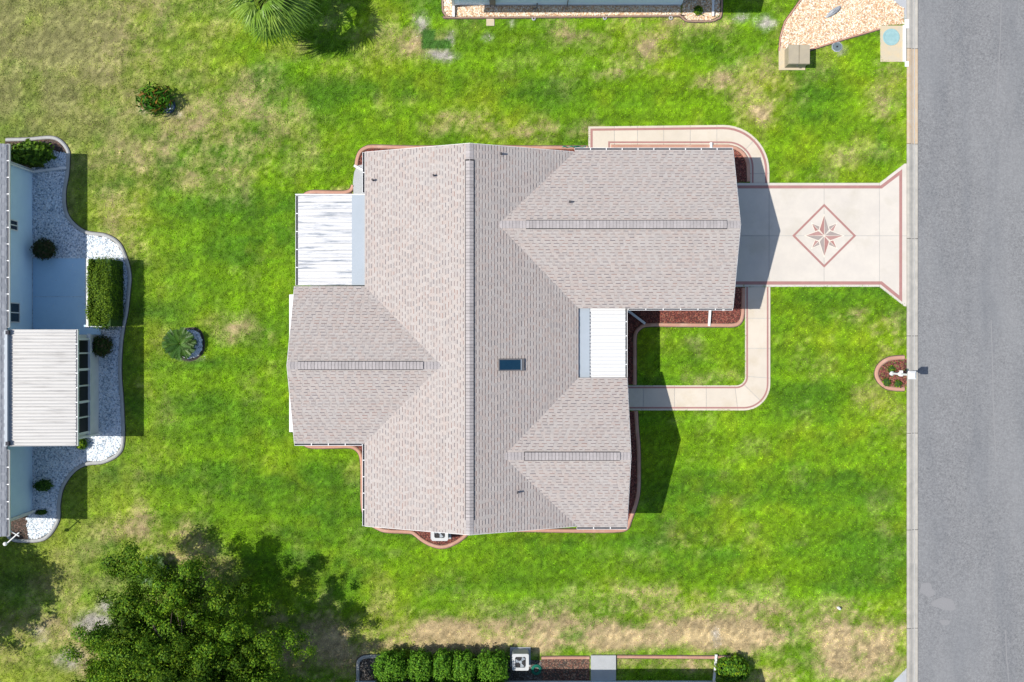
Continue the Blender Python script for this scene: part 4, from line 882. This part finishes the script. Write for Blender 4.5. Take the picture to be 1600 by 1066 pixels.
# lamp post
lx_, ly_ = P(1392.5, 583.5)
lp_ = empty('lamp_post', (lx_, ly_, 0), 'white lamp post standing in the pink D-shaped bed at the kerb', 'street lamp')
part('base', MB().lathe((lx_, ly_, 0), [(.11, .0), (.11, .12), (.07, .2), (.055, .24)], 14), M['white'], lp_)
part('post', MB().tube([(lx_, ly_, .2), (lx_, ly_, 2.0)], .05, 12), M['white'], lp_)
part('collar', MB().lathe((lx_, ly_, 0), [(.055, .9), (.09, .92), (.09, .98), (.055, 1.0)], 12), M['white'], lp_)
part('house_sign', MB().box(lx_-.05, lx_+.09, ly_-.10, ly_+.17, 1.02, 1.12), M['white'], lp_)
part('lantern', MB().hexa([(lx_-.10, ly_-.10, 2.0), (lx_+.10, ly_-.10, 2.0), (lx_+.10, ly_+.10, 2.0), (lx_-.10, ly_+.10, 2.0)], [(lx_-.16, ly_-.16, 2.3), (lx_+.16, ly_-.16, 2.3), (lx_+.16, ly_+.16, 2.3), (lx_-.16, ly_+.16, 2.3)]), M['white'], lp_)
part('lantern_cap', MB().hexa([(lx_-.19, ly_-.19, 2.303), (lx_+.19, ly_-.19, 2.303), (lx_+.19, ly_+.19, 2.303), (lx_-.19, ly_+.19, 2.303)], [(lx_-.1, ly_-.1, 2.40), (lx_+.1, ly_-.1, 2.40), (lx_+.1, ly_+.1, 2.40), (lx_-.1, ly_+.1, 2.40)]), M['white'], lp_)
# turf squares near the palm
for i, (a, b, c_, d) in enumerate(((658, 46, 681, 76), (682, 61, 703, 75))):
    pass
# ------------------------------------------------------------------ vegetation
def leafmesh(name, C, N, size, cols, parent=None, asp=.55, jit=.25, extra=None):
    n = len(C); C = np.asarray(C); N = np.asarray(N); N = N+RNG.normal(0, jit, (n, 3)); N /= np.linalg.norm(N, axis=1)[:, None]+1e-9
    R = RNG.normal(size=(n, 3)); U = np.cross(N, R); U /= np.linalg.norm(U, axis=1)[:, None]+1e-9; W = np.cross(N, U)
    s = (size*RNG.uniform(.6, 1.4, n))[:, None]; fold = N*s*.12
    v = np.stack([C-U*s, C+W*s*asp+fold, C+U*s, C-W*s*asp+fold], 1).reshape(-1, 3); f = np.arange(n*4).reshape(-1, 4)
    cols = np.array(cols); c = cols[RNG.integers(0, len(cols), n)]*RNG.uniform(.8, 1.2, n)[:, None]
    if extra is not None: c = c*extra[:, None]
    return npmesh(name, v, f, M['leaf'], np.repeat(c, 4, 0), parent)
GRN = [(.10, .24, .016), (.07, .19, .012), (.14, .29, .02), (.055, .15, .014), (.12, .26, .018)]
DGR = [(.05, .12, .015), (.035, .095, .012), (.07, .15, .02), (.09, .17, .02)]
OAK = [(.13, .24, .012), (.09, .18, .010), (.19, .30, .012), (.06, .14, .010), (.25, .34, .015), (.04, .10, .01), (.05, .12, .01)]
def bush(name, x, y, rx, ry, h, label, cat, cols=GRN, n=1600, size=.045, square=2.0, group=None, seed=0, asp=.55, core=1.0):
    r = empty(name, (x, y, 0), label, cat, group)
    rg = np.random.default_rng(seed+5)
    d = rg.normal(size=(n, 3)); d[:, 2] = np.abs(d[:, 2])*1.1-.25; d /= np.linalg.norm(d, axis=1)[:, None]
    if square > 4:
        A_ = np.array([ry*h, rx*h, rx*ry*4]); fc = rg.choice(3, n, p=A_/A_.sum()); d = rg.uniform(-1, 1, (n, 3)); sg = np.where(rg.random(n) < .5, -1., 1.); sg[fc == 2] = 1; d[np.arange(n), fc] = sg
    k = (np.abs(d)**square).sum(1)**(-1/square); d2 = d*k[:, None]
    lump = 1+.10*np.sin(d[:, 0]*7+seed)*np.sin(d[:, 1]*6+seed*2)+.07*np.sin(d[:, 2]*9+d[:, 0]*11)
    rr = (rg.uniform(.45, 1.25, n) if asp < .3 else rg.uniform(.80, 1.03, n)*np.where(rg.random(n) < (.07 if square < 4 else .02), 1.13, 1))*(lump if square < 4 else 1+(lump-1)*.35)
    C = d2*rr[:, None]*np.array([rx, ry, h*.55])
    if square > 4: C[:, 0] *= np.where(np.abs(C[:, 1]) > .74*ry, .88, 1)+.03*np.sin(C[:, 1]*5); C[:, 2] += .05*np.sin(C[:, 1]*3+C[:, 0]*4)
    C = C+np.array([x, y, h*.45]); k_ = C[:, 2] > .03
    leafmesh('foliage', C[k_], d[k_], size, cols, r, jit=.45, asp=asp)
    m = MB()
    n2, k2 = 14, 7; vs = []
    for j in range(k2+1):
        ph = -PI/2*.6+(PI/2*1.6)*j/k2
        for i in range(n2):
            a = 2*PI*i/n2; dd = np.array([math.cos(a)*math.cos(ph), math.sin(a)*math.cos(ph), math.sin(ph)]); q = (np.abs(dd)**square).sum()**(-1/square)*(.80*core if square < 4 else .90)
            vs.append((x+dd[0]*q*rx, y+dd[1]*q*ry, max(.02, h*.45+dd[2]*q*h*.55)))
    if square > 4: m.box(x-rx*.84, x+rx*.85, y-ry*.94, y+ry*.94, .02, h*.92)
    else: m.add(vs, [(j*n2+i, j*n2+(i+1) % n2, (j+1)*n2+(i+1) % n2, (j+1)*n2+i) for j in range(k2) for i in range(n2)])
    part('opaque_core', m, MCORE, r); return r  # solid dark core added inside the leaves to block light
MCORE = mat('dark_core_green', (.035, .08, .012), (.02, .05, .01), 12, .9)
BG = 'clipped bushes along the bottom house'
for i, (a, b, hh, lb) in enumerate(((586, 634, 1.5, 'leftmost clipped round bush beside the grey curbing end'), (638, 675, 1.45, 'second clipped bush, right of the tan rock'), (677, 707, 1.4, 'small middle clipped bush of the bottom row'), (708, 743, 1.5, 'upright clipped bush left of the widest bush'), (746, 793, 1.5, 'widest clipped bush, next to the bottom air conditioner'))):
    k_ = H/(H-hh*.6); xc = (800-((800-(a+b)/2)/k_)); rx = (b-a)/2/S*.97; x, y = P(xc, 1035)
    bush('bush', x, y, rx, .76+.03*(i % 3), hh, lb, 'bush', n=5000, size=.05, square=3.4, group=BG, seed=i)
x, y = P(1141, 1040); bush('bush', x, y, .80, .62, .9, 'loose bright bush right of the white downspout at the bottom', 'bush', OAK+GRN, 1400, .075, seed=9)
x, y = -19.5, 2.29; bush('hedge', x, y, .62, 1.68, 1.55, 'boxy clipped hedge between the shaded patio and the white marble curve', 'hedge', [(.11, .19, .012), (.08, .145, .010), (.14, .22, .015), (.06, .12, .010)], 15000, .042, 7.0, seed=3)
x, y = P(58, 243); bush('shrub', x, y, 1.0, .55, 1.0, 'broad leafy green shrub in the dark mulch at the top corner of the left house', 'shrub', [(.10, .19, .012), (.06, .13, .012), (.14, .24, .02), (.04, .09, .01)], 900, .13, 2.0, seed=31)
x, y = P(77, 391); bush('bush', x, y, .55, .50, .9, 'dark round bush at the wall by the patio corner', 'bush', [(.05, .075, .025), (.035, .06, .02), (.08, .06, .03)], 1500, .05, seed=12)
x, y = P(164, 541); bush('bush', x, y, .52, .50, .8, 'dark bush below the hedge beside the sunroom windows', 'bush', [(.06, .10, .02), (.04, .08, .015), (.12, .09, .04)], 1500, .05, seed=13)
x, y = P(72, 757); bush('bush', x, y, .45, .28, .5, 'sparse small shrub in the lower marble bed', 'bush', DGR, 500, .05, seed=14)
x, y = P(131, 692); bush('bush', x, y, .28, .3, .5, 'little bright shrub at the lower corner of the sunroom', 'bush', OAK, 400, .05, seed=15)
x, y = P(1090, 18); bush('bush', x, y, .22, .22, .3, 'tiny green plant in the gravel corner under the top house', 'plant', OAK, 220, .05, seed=16)
x, y = P(66, 800); bush('bush', x, y, .3, .12, .2, 'dark low plant at the downspout end in the marble bed', 'plant', DGR, 200, .05, seed=17)
for i, (a, b, s) in enumerate(((1392, 577, .2), (1384, 598, .25), (1402, 600, .2))):
    x, y = P(a, b); bush('ground_plant', x, y, s, s, .15, ['small green plant above the lamp post in the D-shaped bed', 'green tuft at the lower left of the D-shaped lamp bed', 'green tuft at the lower right of the D-shaped lamp bed'][i], 'plant', OAK, 90, .04, seed=20+i)
# fronds
def strip_frond(length, nl=34, lw=.22, arch=.45, wl=.018):
    """pinnate frond along +X from origin"""
    m = MB(); pts = []
    for i in range(9):
        t = i/8; pts.append((length*t*(1-.10*t), 0, length*(.62*t-arch*1.25*t*t)))
    m.tube(pts, [.014*(1-.7*i/8) for i in range(9)], 4, cap=False)
    V_ = []; 
    for i in range(nl):
        t = .12+.86*i/(nl-1); x = length*t*(1-.10*t); z = length*(.62*t-arch*1.25*t*t); l = lw*math.sin(PI*min(1, .25+.75*(1-t)))*(.5+.5*math.sin(PI*min(1, t*1.3+.1)))
        for s in (-1, 1):
            m.add([(x-wl*.5, 0, z), (x+wl*.5, 0, z), (x+l*.45+wl*.3, s*l*.9, z+l*.12), (x+l*.5, s*l, z+l*.08)], [(0, 1, 2, 3)])
    return m
def leafmat(name, cols, trans=.2):
    m, t, b = nodes(name, .45, .35); oi = t.nodes.new('ShaderNodeObjectInfo'); r = t.nodes.new('ShaderNodeValToRGB'); t.links.new(oi.outputs['Random'], r.inputs[0]); e = r.color_ramp
    while len(e.elements) < len(cols): e.elements.new(.5)
    for i, c in enumerate(cols): e.elements[i].position = i/max(1, len(cols)-1); e.elements[i].color = (*c, 1)
    t.links.new(r.outputs[0], b.inputs['Base Color']); tr = t.nodes.new('ShaderNodeBsdfTranslucent'); t.links.new(r.outputs[0], tr.inputs[0]); mx = t.nodes.new('ShaderNodeMixShader'); mx.inputs[0].default_value = trans
    t.links.new(b.outputs[0], mx.inputs[1]); t.links.new(tr.outputs[0], mx.inputs[2]); t.links.new(mx.outputs[0], t.nodes['Material Output'].inputs[0]); return m
M['sago'] = leafmat('sago_leaf', [(.03, .09, .008), (.045, .13, .010), (.09, .19, .015)]); M['croton'] = leafmat('mixed_leaf', [(.03, .12, .008), (.09, .22, .012), (.25, .15, .02), (.05, .16, .01), (.07, .20, .01)]); M['fan'] = leafmat('palm_leaf', [(.12, .24, .02), (.18, .31, .03), (.26, .38, .05), (.10, .20, .02)]); M['deadfan'] = leafmat('dead_palm_leaf', [(.28, .19, .11), (.36, .28, .18)])
def cycad(x, y, label, n, length, mt, z0=.35, seed=1, cat='sago palm', leanx=0):
    r = empty('sago_palm', (x, y, 0), label, cat); rd = random.Random(seed)
    part('trunk', MB().lathe((x, y, 0), [(.13, 0), (.15, z0*.6), (.10, z0), (0, z0+.04)], 12), M['bark'], r)
    fr = part('frond', strip_frond(length), mt); 
    for i in range(n):
        o = fr if i == 0 else fr.copy()
        if i: COL.objects.link(o)
        o.parent = r; s = rd.uniform(.8, 1.15); up = (i % 3)/3
        o.location = (leanx*rd.random(), 0, z0); o.scale = (s, s, s); o.rotation_euler = (rd.uniform(-.2, .2), -up*.55+.2+rd.uniform(-.15, .15), i*2.39996)
    return r
cycad(*P(287, 537), 'sago palm in the white gravel disc left of the house', 130, .80, M['sago'], .5, 2)
x, y = P(248, 160); bush('shrub', x, y, .78, .62, .95, 'multi-coloured leafy shrub beside the blue planter ring at the upper left', 'shrub', [(.03, .12, .008), (.09, .22, .012), (.20, .11, .02), (.05, .16, .01), (.04, .10, .01), (.12, .26, .015)], 620, .19, seed=44, asp=.2, core=.6)
x, y = P(247, 887); cycad(x, y, 'spiky sago palm by the dark ring above the big tree', 60, .8, M['sago'], .5, 5, 'sago palm', -.1)
def ring(px_, py_, r_, label, mt):
    x, y = P(px_, py_); excl([(x+r_*math.cos(i*PI/6), y+r_*math.sin(i*PI/6)) for i in range(12)])
    t = empty('planter_ring', (x, y, 0), label, 'planter'); part('rim', MB().lathe((x, y, 0), [(r_, 0), (r_+.02, .14), (r_-.04, .15), (r_-.06, .03)], 24), mt, t); part('soil', MB().lathe((x, y, 0), [(r_-.05, .05), (0, .06)], 20), M['soil'], t)
    chips('ring_stones', [[(x+(r_-.07)*math.cos(i*PI/6), y+(r_-.07)*math.sin(i*PI/6)) for i in range(12)]], .05, 420, .04, WHITE, .6, t)
ring(263, 166, .36, 'dark blue planter ring with pebbles under the upper left plant', mat('blue_ring', (.05, .08, .16), None, 5, .5)); ring(256, 891, .34, 'dark planter ring with pebbles above the big tree', M['black'])
# fan palm
def fanleaf():
    m = MB(); m.tube([(0, 0, 0), (.35, 0, .02), (.7, 0, -.02)], [.02, .016, .012], 4)
    nseg = 17
    for i in range(nseg):
        a = (-1.35+2.7*i/(nseg-1)); L_ = .80*(.70+.30*math.cos(a*.8))*(1+.10*math.sin(i*2.3)); wd = .034; pr = None
        for j in range(5):
            t = j/4; rr = .03+L_*t; w_ = wd*(math.sin(PI*min(.98, .18+.8*t))**.8)*(1 if t < .6 else (1.05-t)/.45)
            x = .7+rr*math.cos(a); y = rr*math.sin(a); z = -.02+.10*math.sin(PI*t*.6)-.62*t**2.4-.16*abs(math.sin(a))*t; nx_, ny_ = -math.sin(a)*w_, math.cos(a)*w_
            cur = [(x-nx_, y-ny_, z), (x, y, z+w_*.7), (x+nx_, y+ny_, z)]
            if pr: m.add(pr+cur, [(0, 3, 4, 1), (1, 4, 5, 2)])
            pr = cur
    return m
pxx, pyy = P(420, -8, 3.6)
palm = empty('fan_palm', (pxx, pyy, 0), 'fan palm with drooping light green fronds at the top edge', 'palm tree')
part('trunk', MB().tube([(pxx+.1, pyy, 0), (pxx+.05, pyy, 1.5), (pxx, pyy, 3.5)], [.26, .2, .22], 12), M['bark'], palm)
fl_ = part('frond', fanleaf(), M['fan']); rd = random.Random(4)
for i in range(34):
    o = fl_ if i == 0 else fl_.copy()
    if i: COL.objects.link(o)
    o.parent = palm; lv = i/34; s = rd.uniform(1.15, 1.65)*(1-.12*(1-lv)); o.location = (rd.uniform(-.08, .08), rd.uniform(-.08, .08), 3.45+.25*(1-lv)); o.scale = (s, s, s)
    o.rotation_euler = (rd.uniform(-.35, .35), -1.1+1.75*lv+rd.uniform(-.3, .3), i*2.39996+rd.uniform(-.3, .3))
dl = part('dead_frond', fanleaf(), M['deadfan'])
for i in range(11):
    o = dl if i == 0 else dl.copy()
    if i: COL.objects.link(o)
    o.parent = palm; o.location = (0, 0, 3.3); s = rd.uniform(1.1, 1.25); o.scale = (s, s*.7, s); o.rotation_euler = (rd.uniform(-.3, .3), .85+rd.uniform(-.1, .2), i*.571+rd.uniform(-.2, .2))
# broadleaf trees
TRE = [(.09, .19, .010), (.07, .155, .010), (.12, .23, .012), (.18, .28, .015), (.05, .12, .01)]
def tree(x, y, label, R, zc, zh, nclump, leaves, seed, cols=TRE, size=.085, clumps=None, name='oak_tree', lsh=1.0):
    r = empty(name, (x, y, 0), label, 'tree'); rg = np.random.default_rng(seed); rd = random.Random(seed)
    cl = []
    while len(cl) < nclump:
        a = rg.uniform(0, 2*PI); q = rg.uniform(0, 1)**.55; lob = 1+.17*math.sin(3*a+seed)+.12*math.sin(5*a+2*seed)+.08*math.sin(8*a); rr = q*R*lob; z = zc+zh*(1-q*q)*rg.uniform(.0, 1)-.4*q*zh*rg.uniform(0, 1)
        p = (x+rr*math.cos(a), y+rr*math.sin(a), z, rg.uniform(.45, .85)*lsh)
        if all((p[0]-c[0])**2+(p[1]-c[1])**2+(p[2]-c[2])**2 > (.45*lsh)**2 for c in cl): cl.append(p)
    for i in range(9):
        a = 2*PI*i/9; cl.append((x+R*.3*math.cos(a+.3), y+R*.3*math.sin(a+.3), zc+zh*.5, .8*lsh)); cl.append((x+R*.6*math.cos(a), y+R*.6*math.sin(a), zc+zh*.15, .75*lsh))
    for i in range(int(nclump*.5)):
        a = rg.uniform(0, 2*PI); q = rg.uniform(0, 1)**.5*.86; cl.append((x+q*R*math.cos(a), y+q*R*math.sin(a), zc-zh*.25+rg.uniform(-.3, .3), .85*lsh))
    tr = MB(); fz = zc-zh*.6; tr.tube([(x, y, 0), (x+.08, y+.05, fz*.5), (x+.05, y-.03, fz)], [.3, .22, .18], 12); part('trunk', tr, M['bark'], r)
    lm = MB(); nl = 9
    for i in range(nl):
        a = 2*PI*i/nl+rd.uniform(-.2, .2); e = (x+R*.62*math.cos(a), y+R*.62*math.sin(a), zc+rd.uniform(-.2, zh*.4)); mid = (x+R*.28*math.cos(a+.15), y+R*.28*math.sin(a+.15), (fz+e[2])/2+.2)
        lm.tube([(x+.05, y-.03, fz-.05), mid, e], [.09, .06, .025], 7)
        near = sorted(cl, key=lambda c: (c[0]-e[0])**2+(c[1]-e[1])**2+(c[2]-e[2])**2)[:7]
        for c in near: lm.tube([mid if rd.random() < .5 else e, ((mid[0]+c[0])/2+rd.uniform(-.1, .1), (mid[1]+c[1])/2, (mid[2]+c[2])/2+.1), c[:3]], [.022, .014, .006], 5)
    part('limbs', lm, M['bark'], r)
    Cs, Ns, E = [], [], []
    for c in cl:
        n = int(leaves*(c[3]/.65)**2); d = rg.normal(size=(n, 3)); d /= np.linalg.norm(d, axis=1)[:, None]; sub = rg.integers(0, 7, n); off = rg.normal(0, .54, (7, 3))*c[3]*np.array([1, 1, .7])
        rr = rg.uniform(.15, 1, n)**.6*c[3]*np.where(rg.random(n) < .15, .85, .46)
        Cs.append(off[sub]+d*rr[:, None]*np.array([1, 1, .7])+np.array(c[:3])); Ns.append(d*1.0+off[sub]/c[3]*.9+np.array([0, 0, .15])); E.append(np.full(n, rg.uniform(.5, 1.25)))
    leafmesh('crown', np.concatenate(Cs), np.concatenate(Ns), size, cols, r, asp=.5, jit=.3, extra=np.concatenate(E)); return r
tx_, ty_ = P(285, 1080, 4.2)
tree(tx_, ty_, 'large leafy oak spreading across the lower left corner', 5.2, 3.9, 2.6, 135, 1150, 8, size=.055, lsh=1.1)
tree(P(-100, 0)[0], P(0, 925)[1], 'tree just outside the left edge that shades the lower left grass', 2.7, 4.3, 1.6, 60, 300, 21, name='shade_tree')
# ------------------------------------------------------------------ grass blades
mask = np.zeros((GNY, GNX), bool)
for poly in EX:
    x0, y0 = poly.min(0); x1, y1 = poly.max(0); i0, i1 = max(0, int((x0-GX0)/GR)-1), min(GNX, int((x1-GX0)/GR)+2); j0, j1 = max(0, int((y0-GY0)/GR)-1), min(GNY, int((y1-GY0)/GR)+2)
    if i1 <= i0 or j1 <= j0: continue
    X, Y = np.meshgrid(GX0+np.arange(i0, i1)*GR, GY0+np.arange(j0, j1)*GR); mask[j0:j1, i0:i1] |= inpoly(X.ravel(), Y.ravel(), poly).reshape(X.shape)
HB = [(-6.5, 2.9, -8.3, 8.4), (2.8, 9.9, 1.6, 8.5), (2.8, 5.1, -8.3, -1.7), (-9.8, -6.3, -4.5, 6.5)]
for a, b, c, d in HB: mask[int((c-GY0)/GR):int((d-GY0)/GR), int((a-GX0)/GR):int((b-GX0)/GR)] = True
mask[:, :int((NX+.0-GX0)/GR)] |= ((GY0+np.arange(GNY)*GR > ny0) & (GY0+np.arange(GNY)*GR < ny1))[:, None]
NB = 1250000
x = RNG.uniform(-25.8, XL-.02, NB); y = RNG.uniform(-17.3, 17.3, NB)
cl = fbm(x, y, .16, 77, 2); cd_ = fbm(x, y, .8, 87, 2)
ok = ~mask[((y-GY0)/GR).astype(int), ((x-GX0)/GR).astype(int)]; ok &= RNG.random(NB) < (.25+.9*cl)
x, y, cl = x[ok], y[ok], cl[ok]; n = len(x); c = lawncol(x, y, RNG.random(n)); c *= RNG.uniform(.6, 1.4, n)[:, None]
grey = c[:, 0] > .40; hgt = RNG.uniform(.03, .065, n)*(.5+1.1*cl)*np.where(c[:, 0] > c[:, 1]*.95, .6, 1)
hgt *= 1
a = RNG.uniform(0, 2*PI, n); wv = RNG.uniform(.008, .016, n); lean = RNG.uniform(.3, 1.3, n)*hgt; b = a+PI/2
v = np.stack([np.stack([x-np.cos(a)*wv, y-np.sin(a)*wv, np.zeros(n)], 1), np.stack([x+np.cos(a)*wv, y+np.sin(a)*wv, np.zeros(n)], 1), np.stack([x+np.cos(b)*lean, y+np.sin(b)*lean, hgt], 1)], 1).reshape(-1, 3)
tag(npmesh('grass', v, np.arange(n*3).reshape(-1, 3), M['blade'], np.repeat(c, 3, 0)), kind='stuff')
print('grass blades', n, 'objects', len(bpy.data.objects))
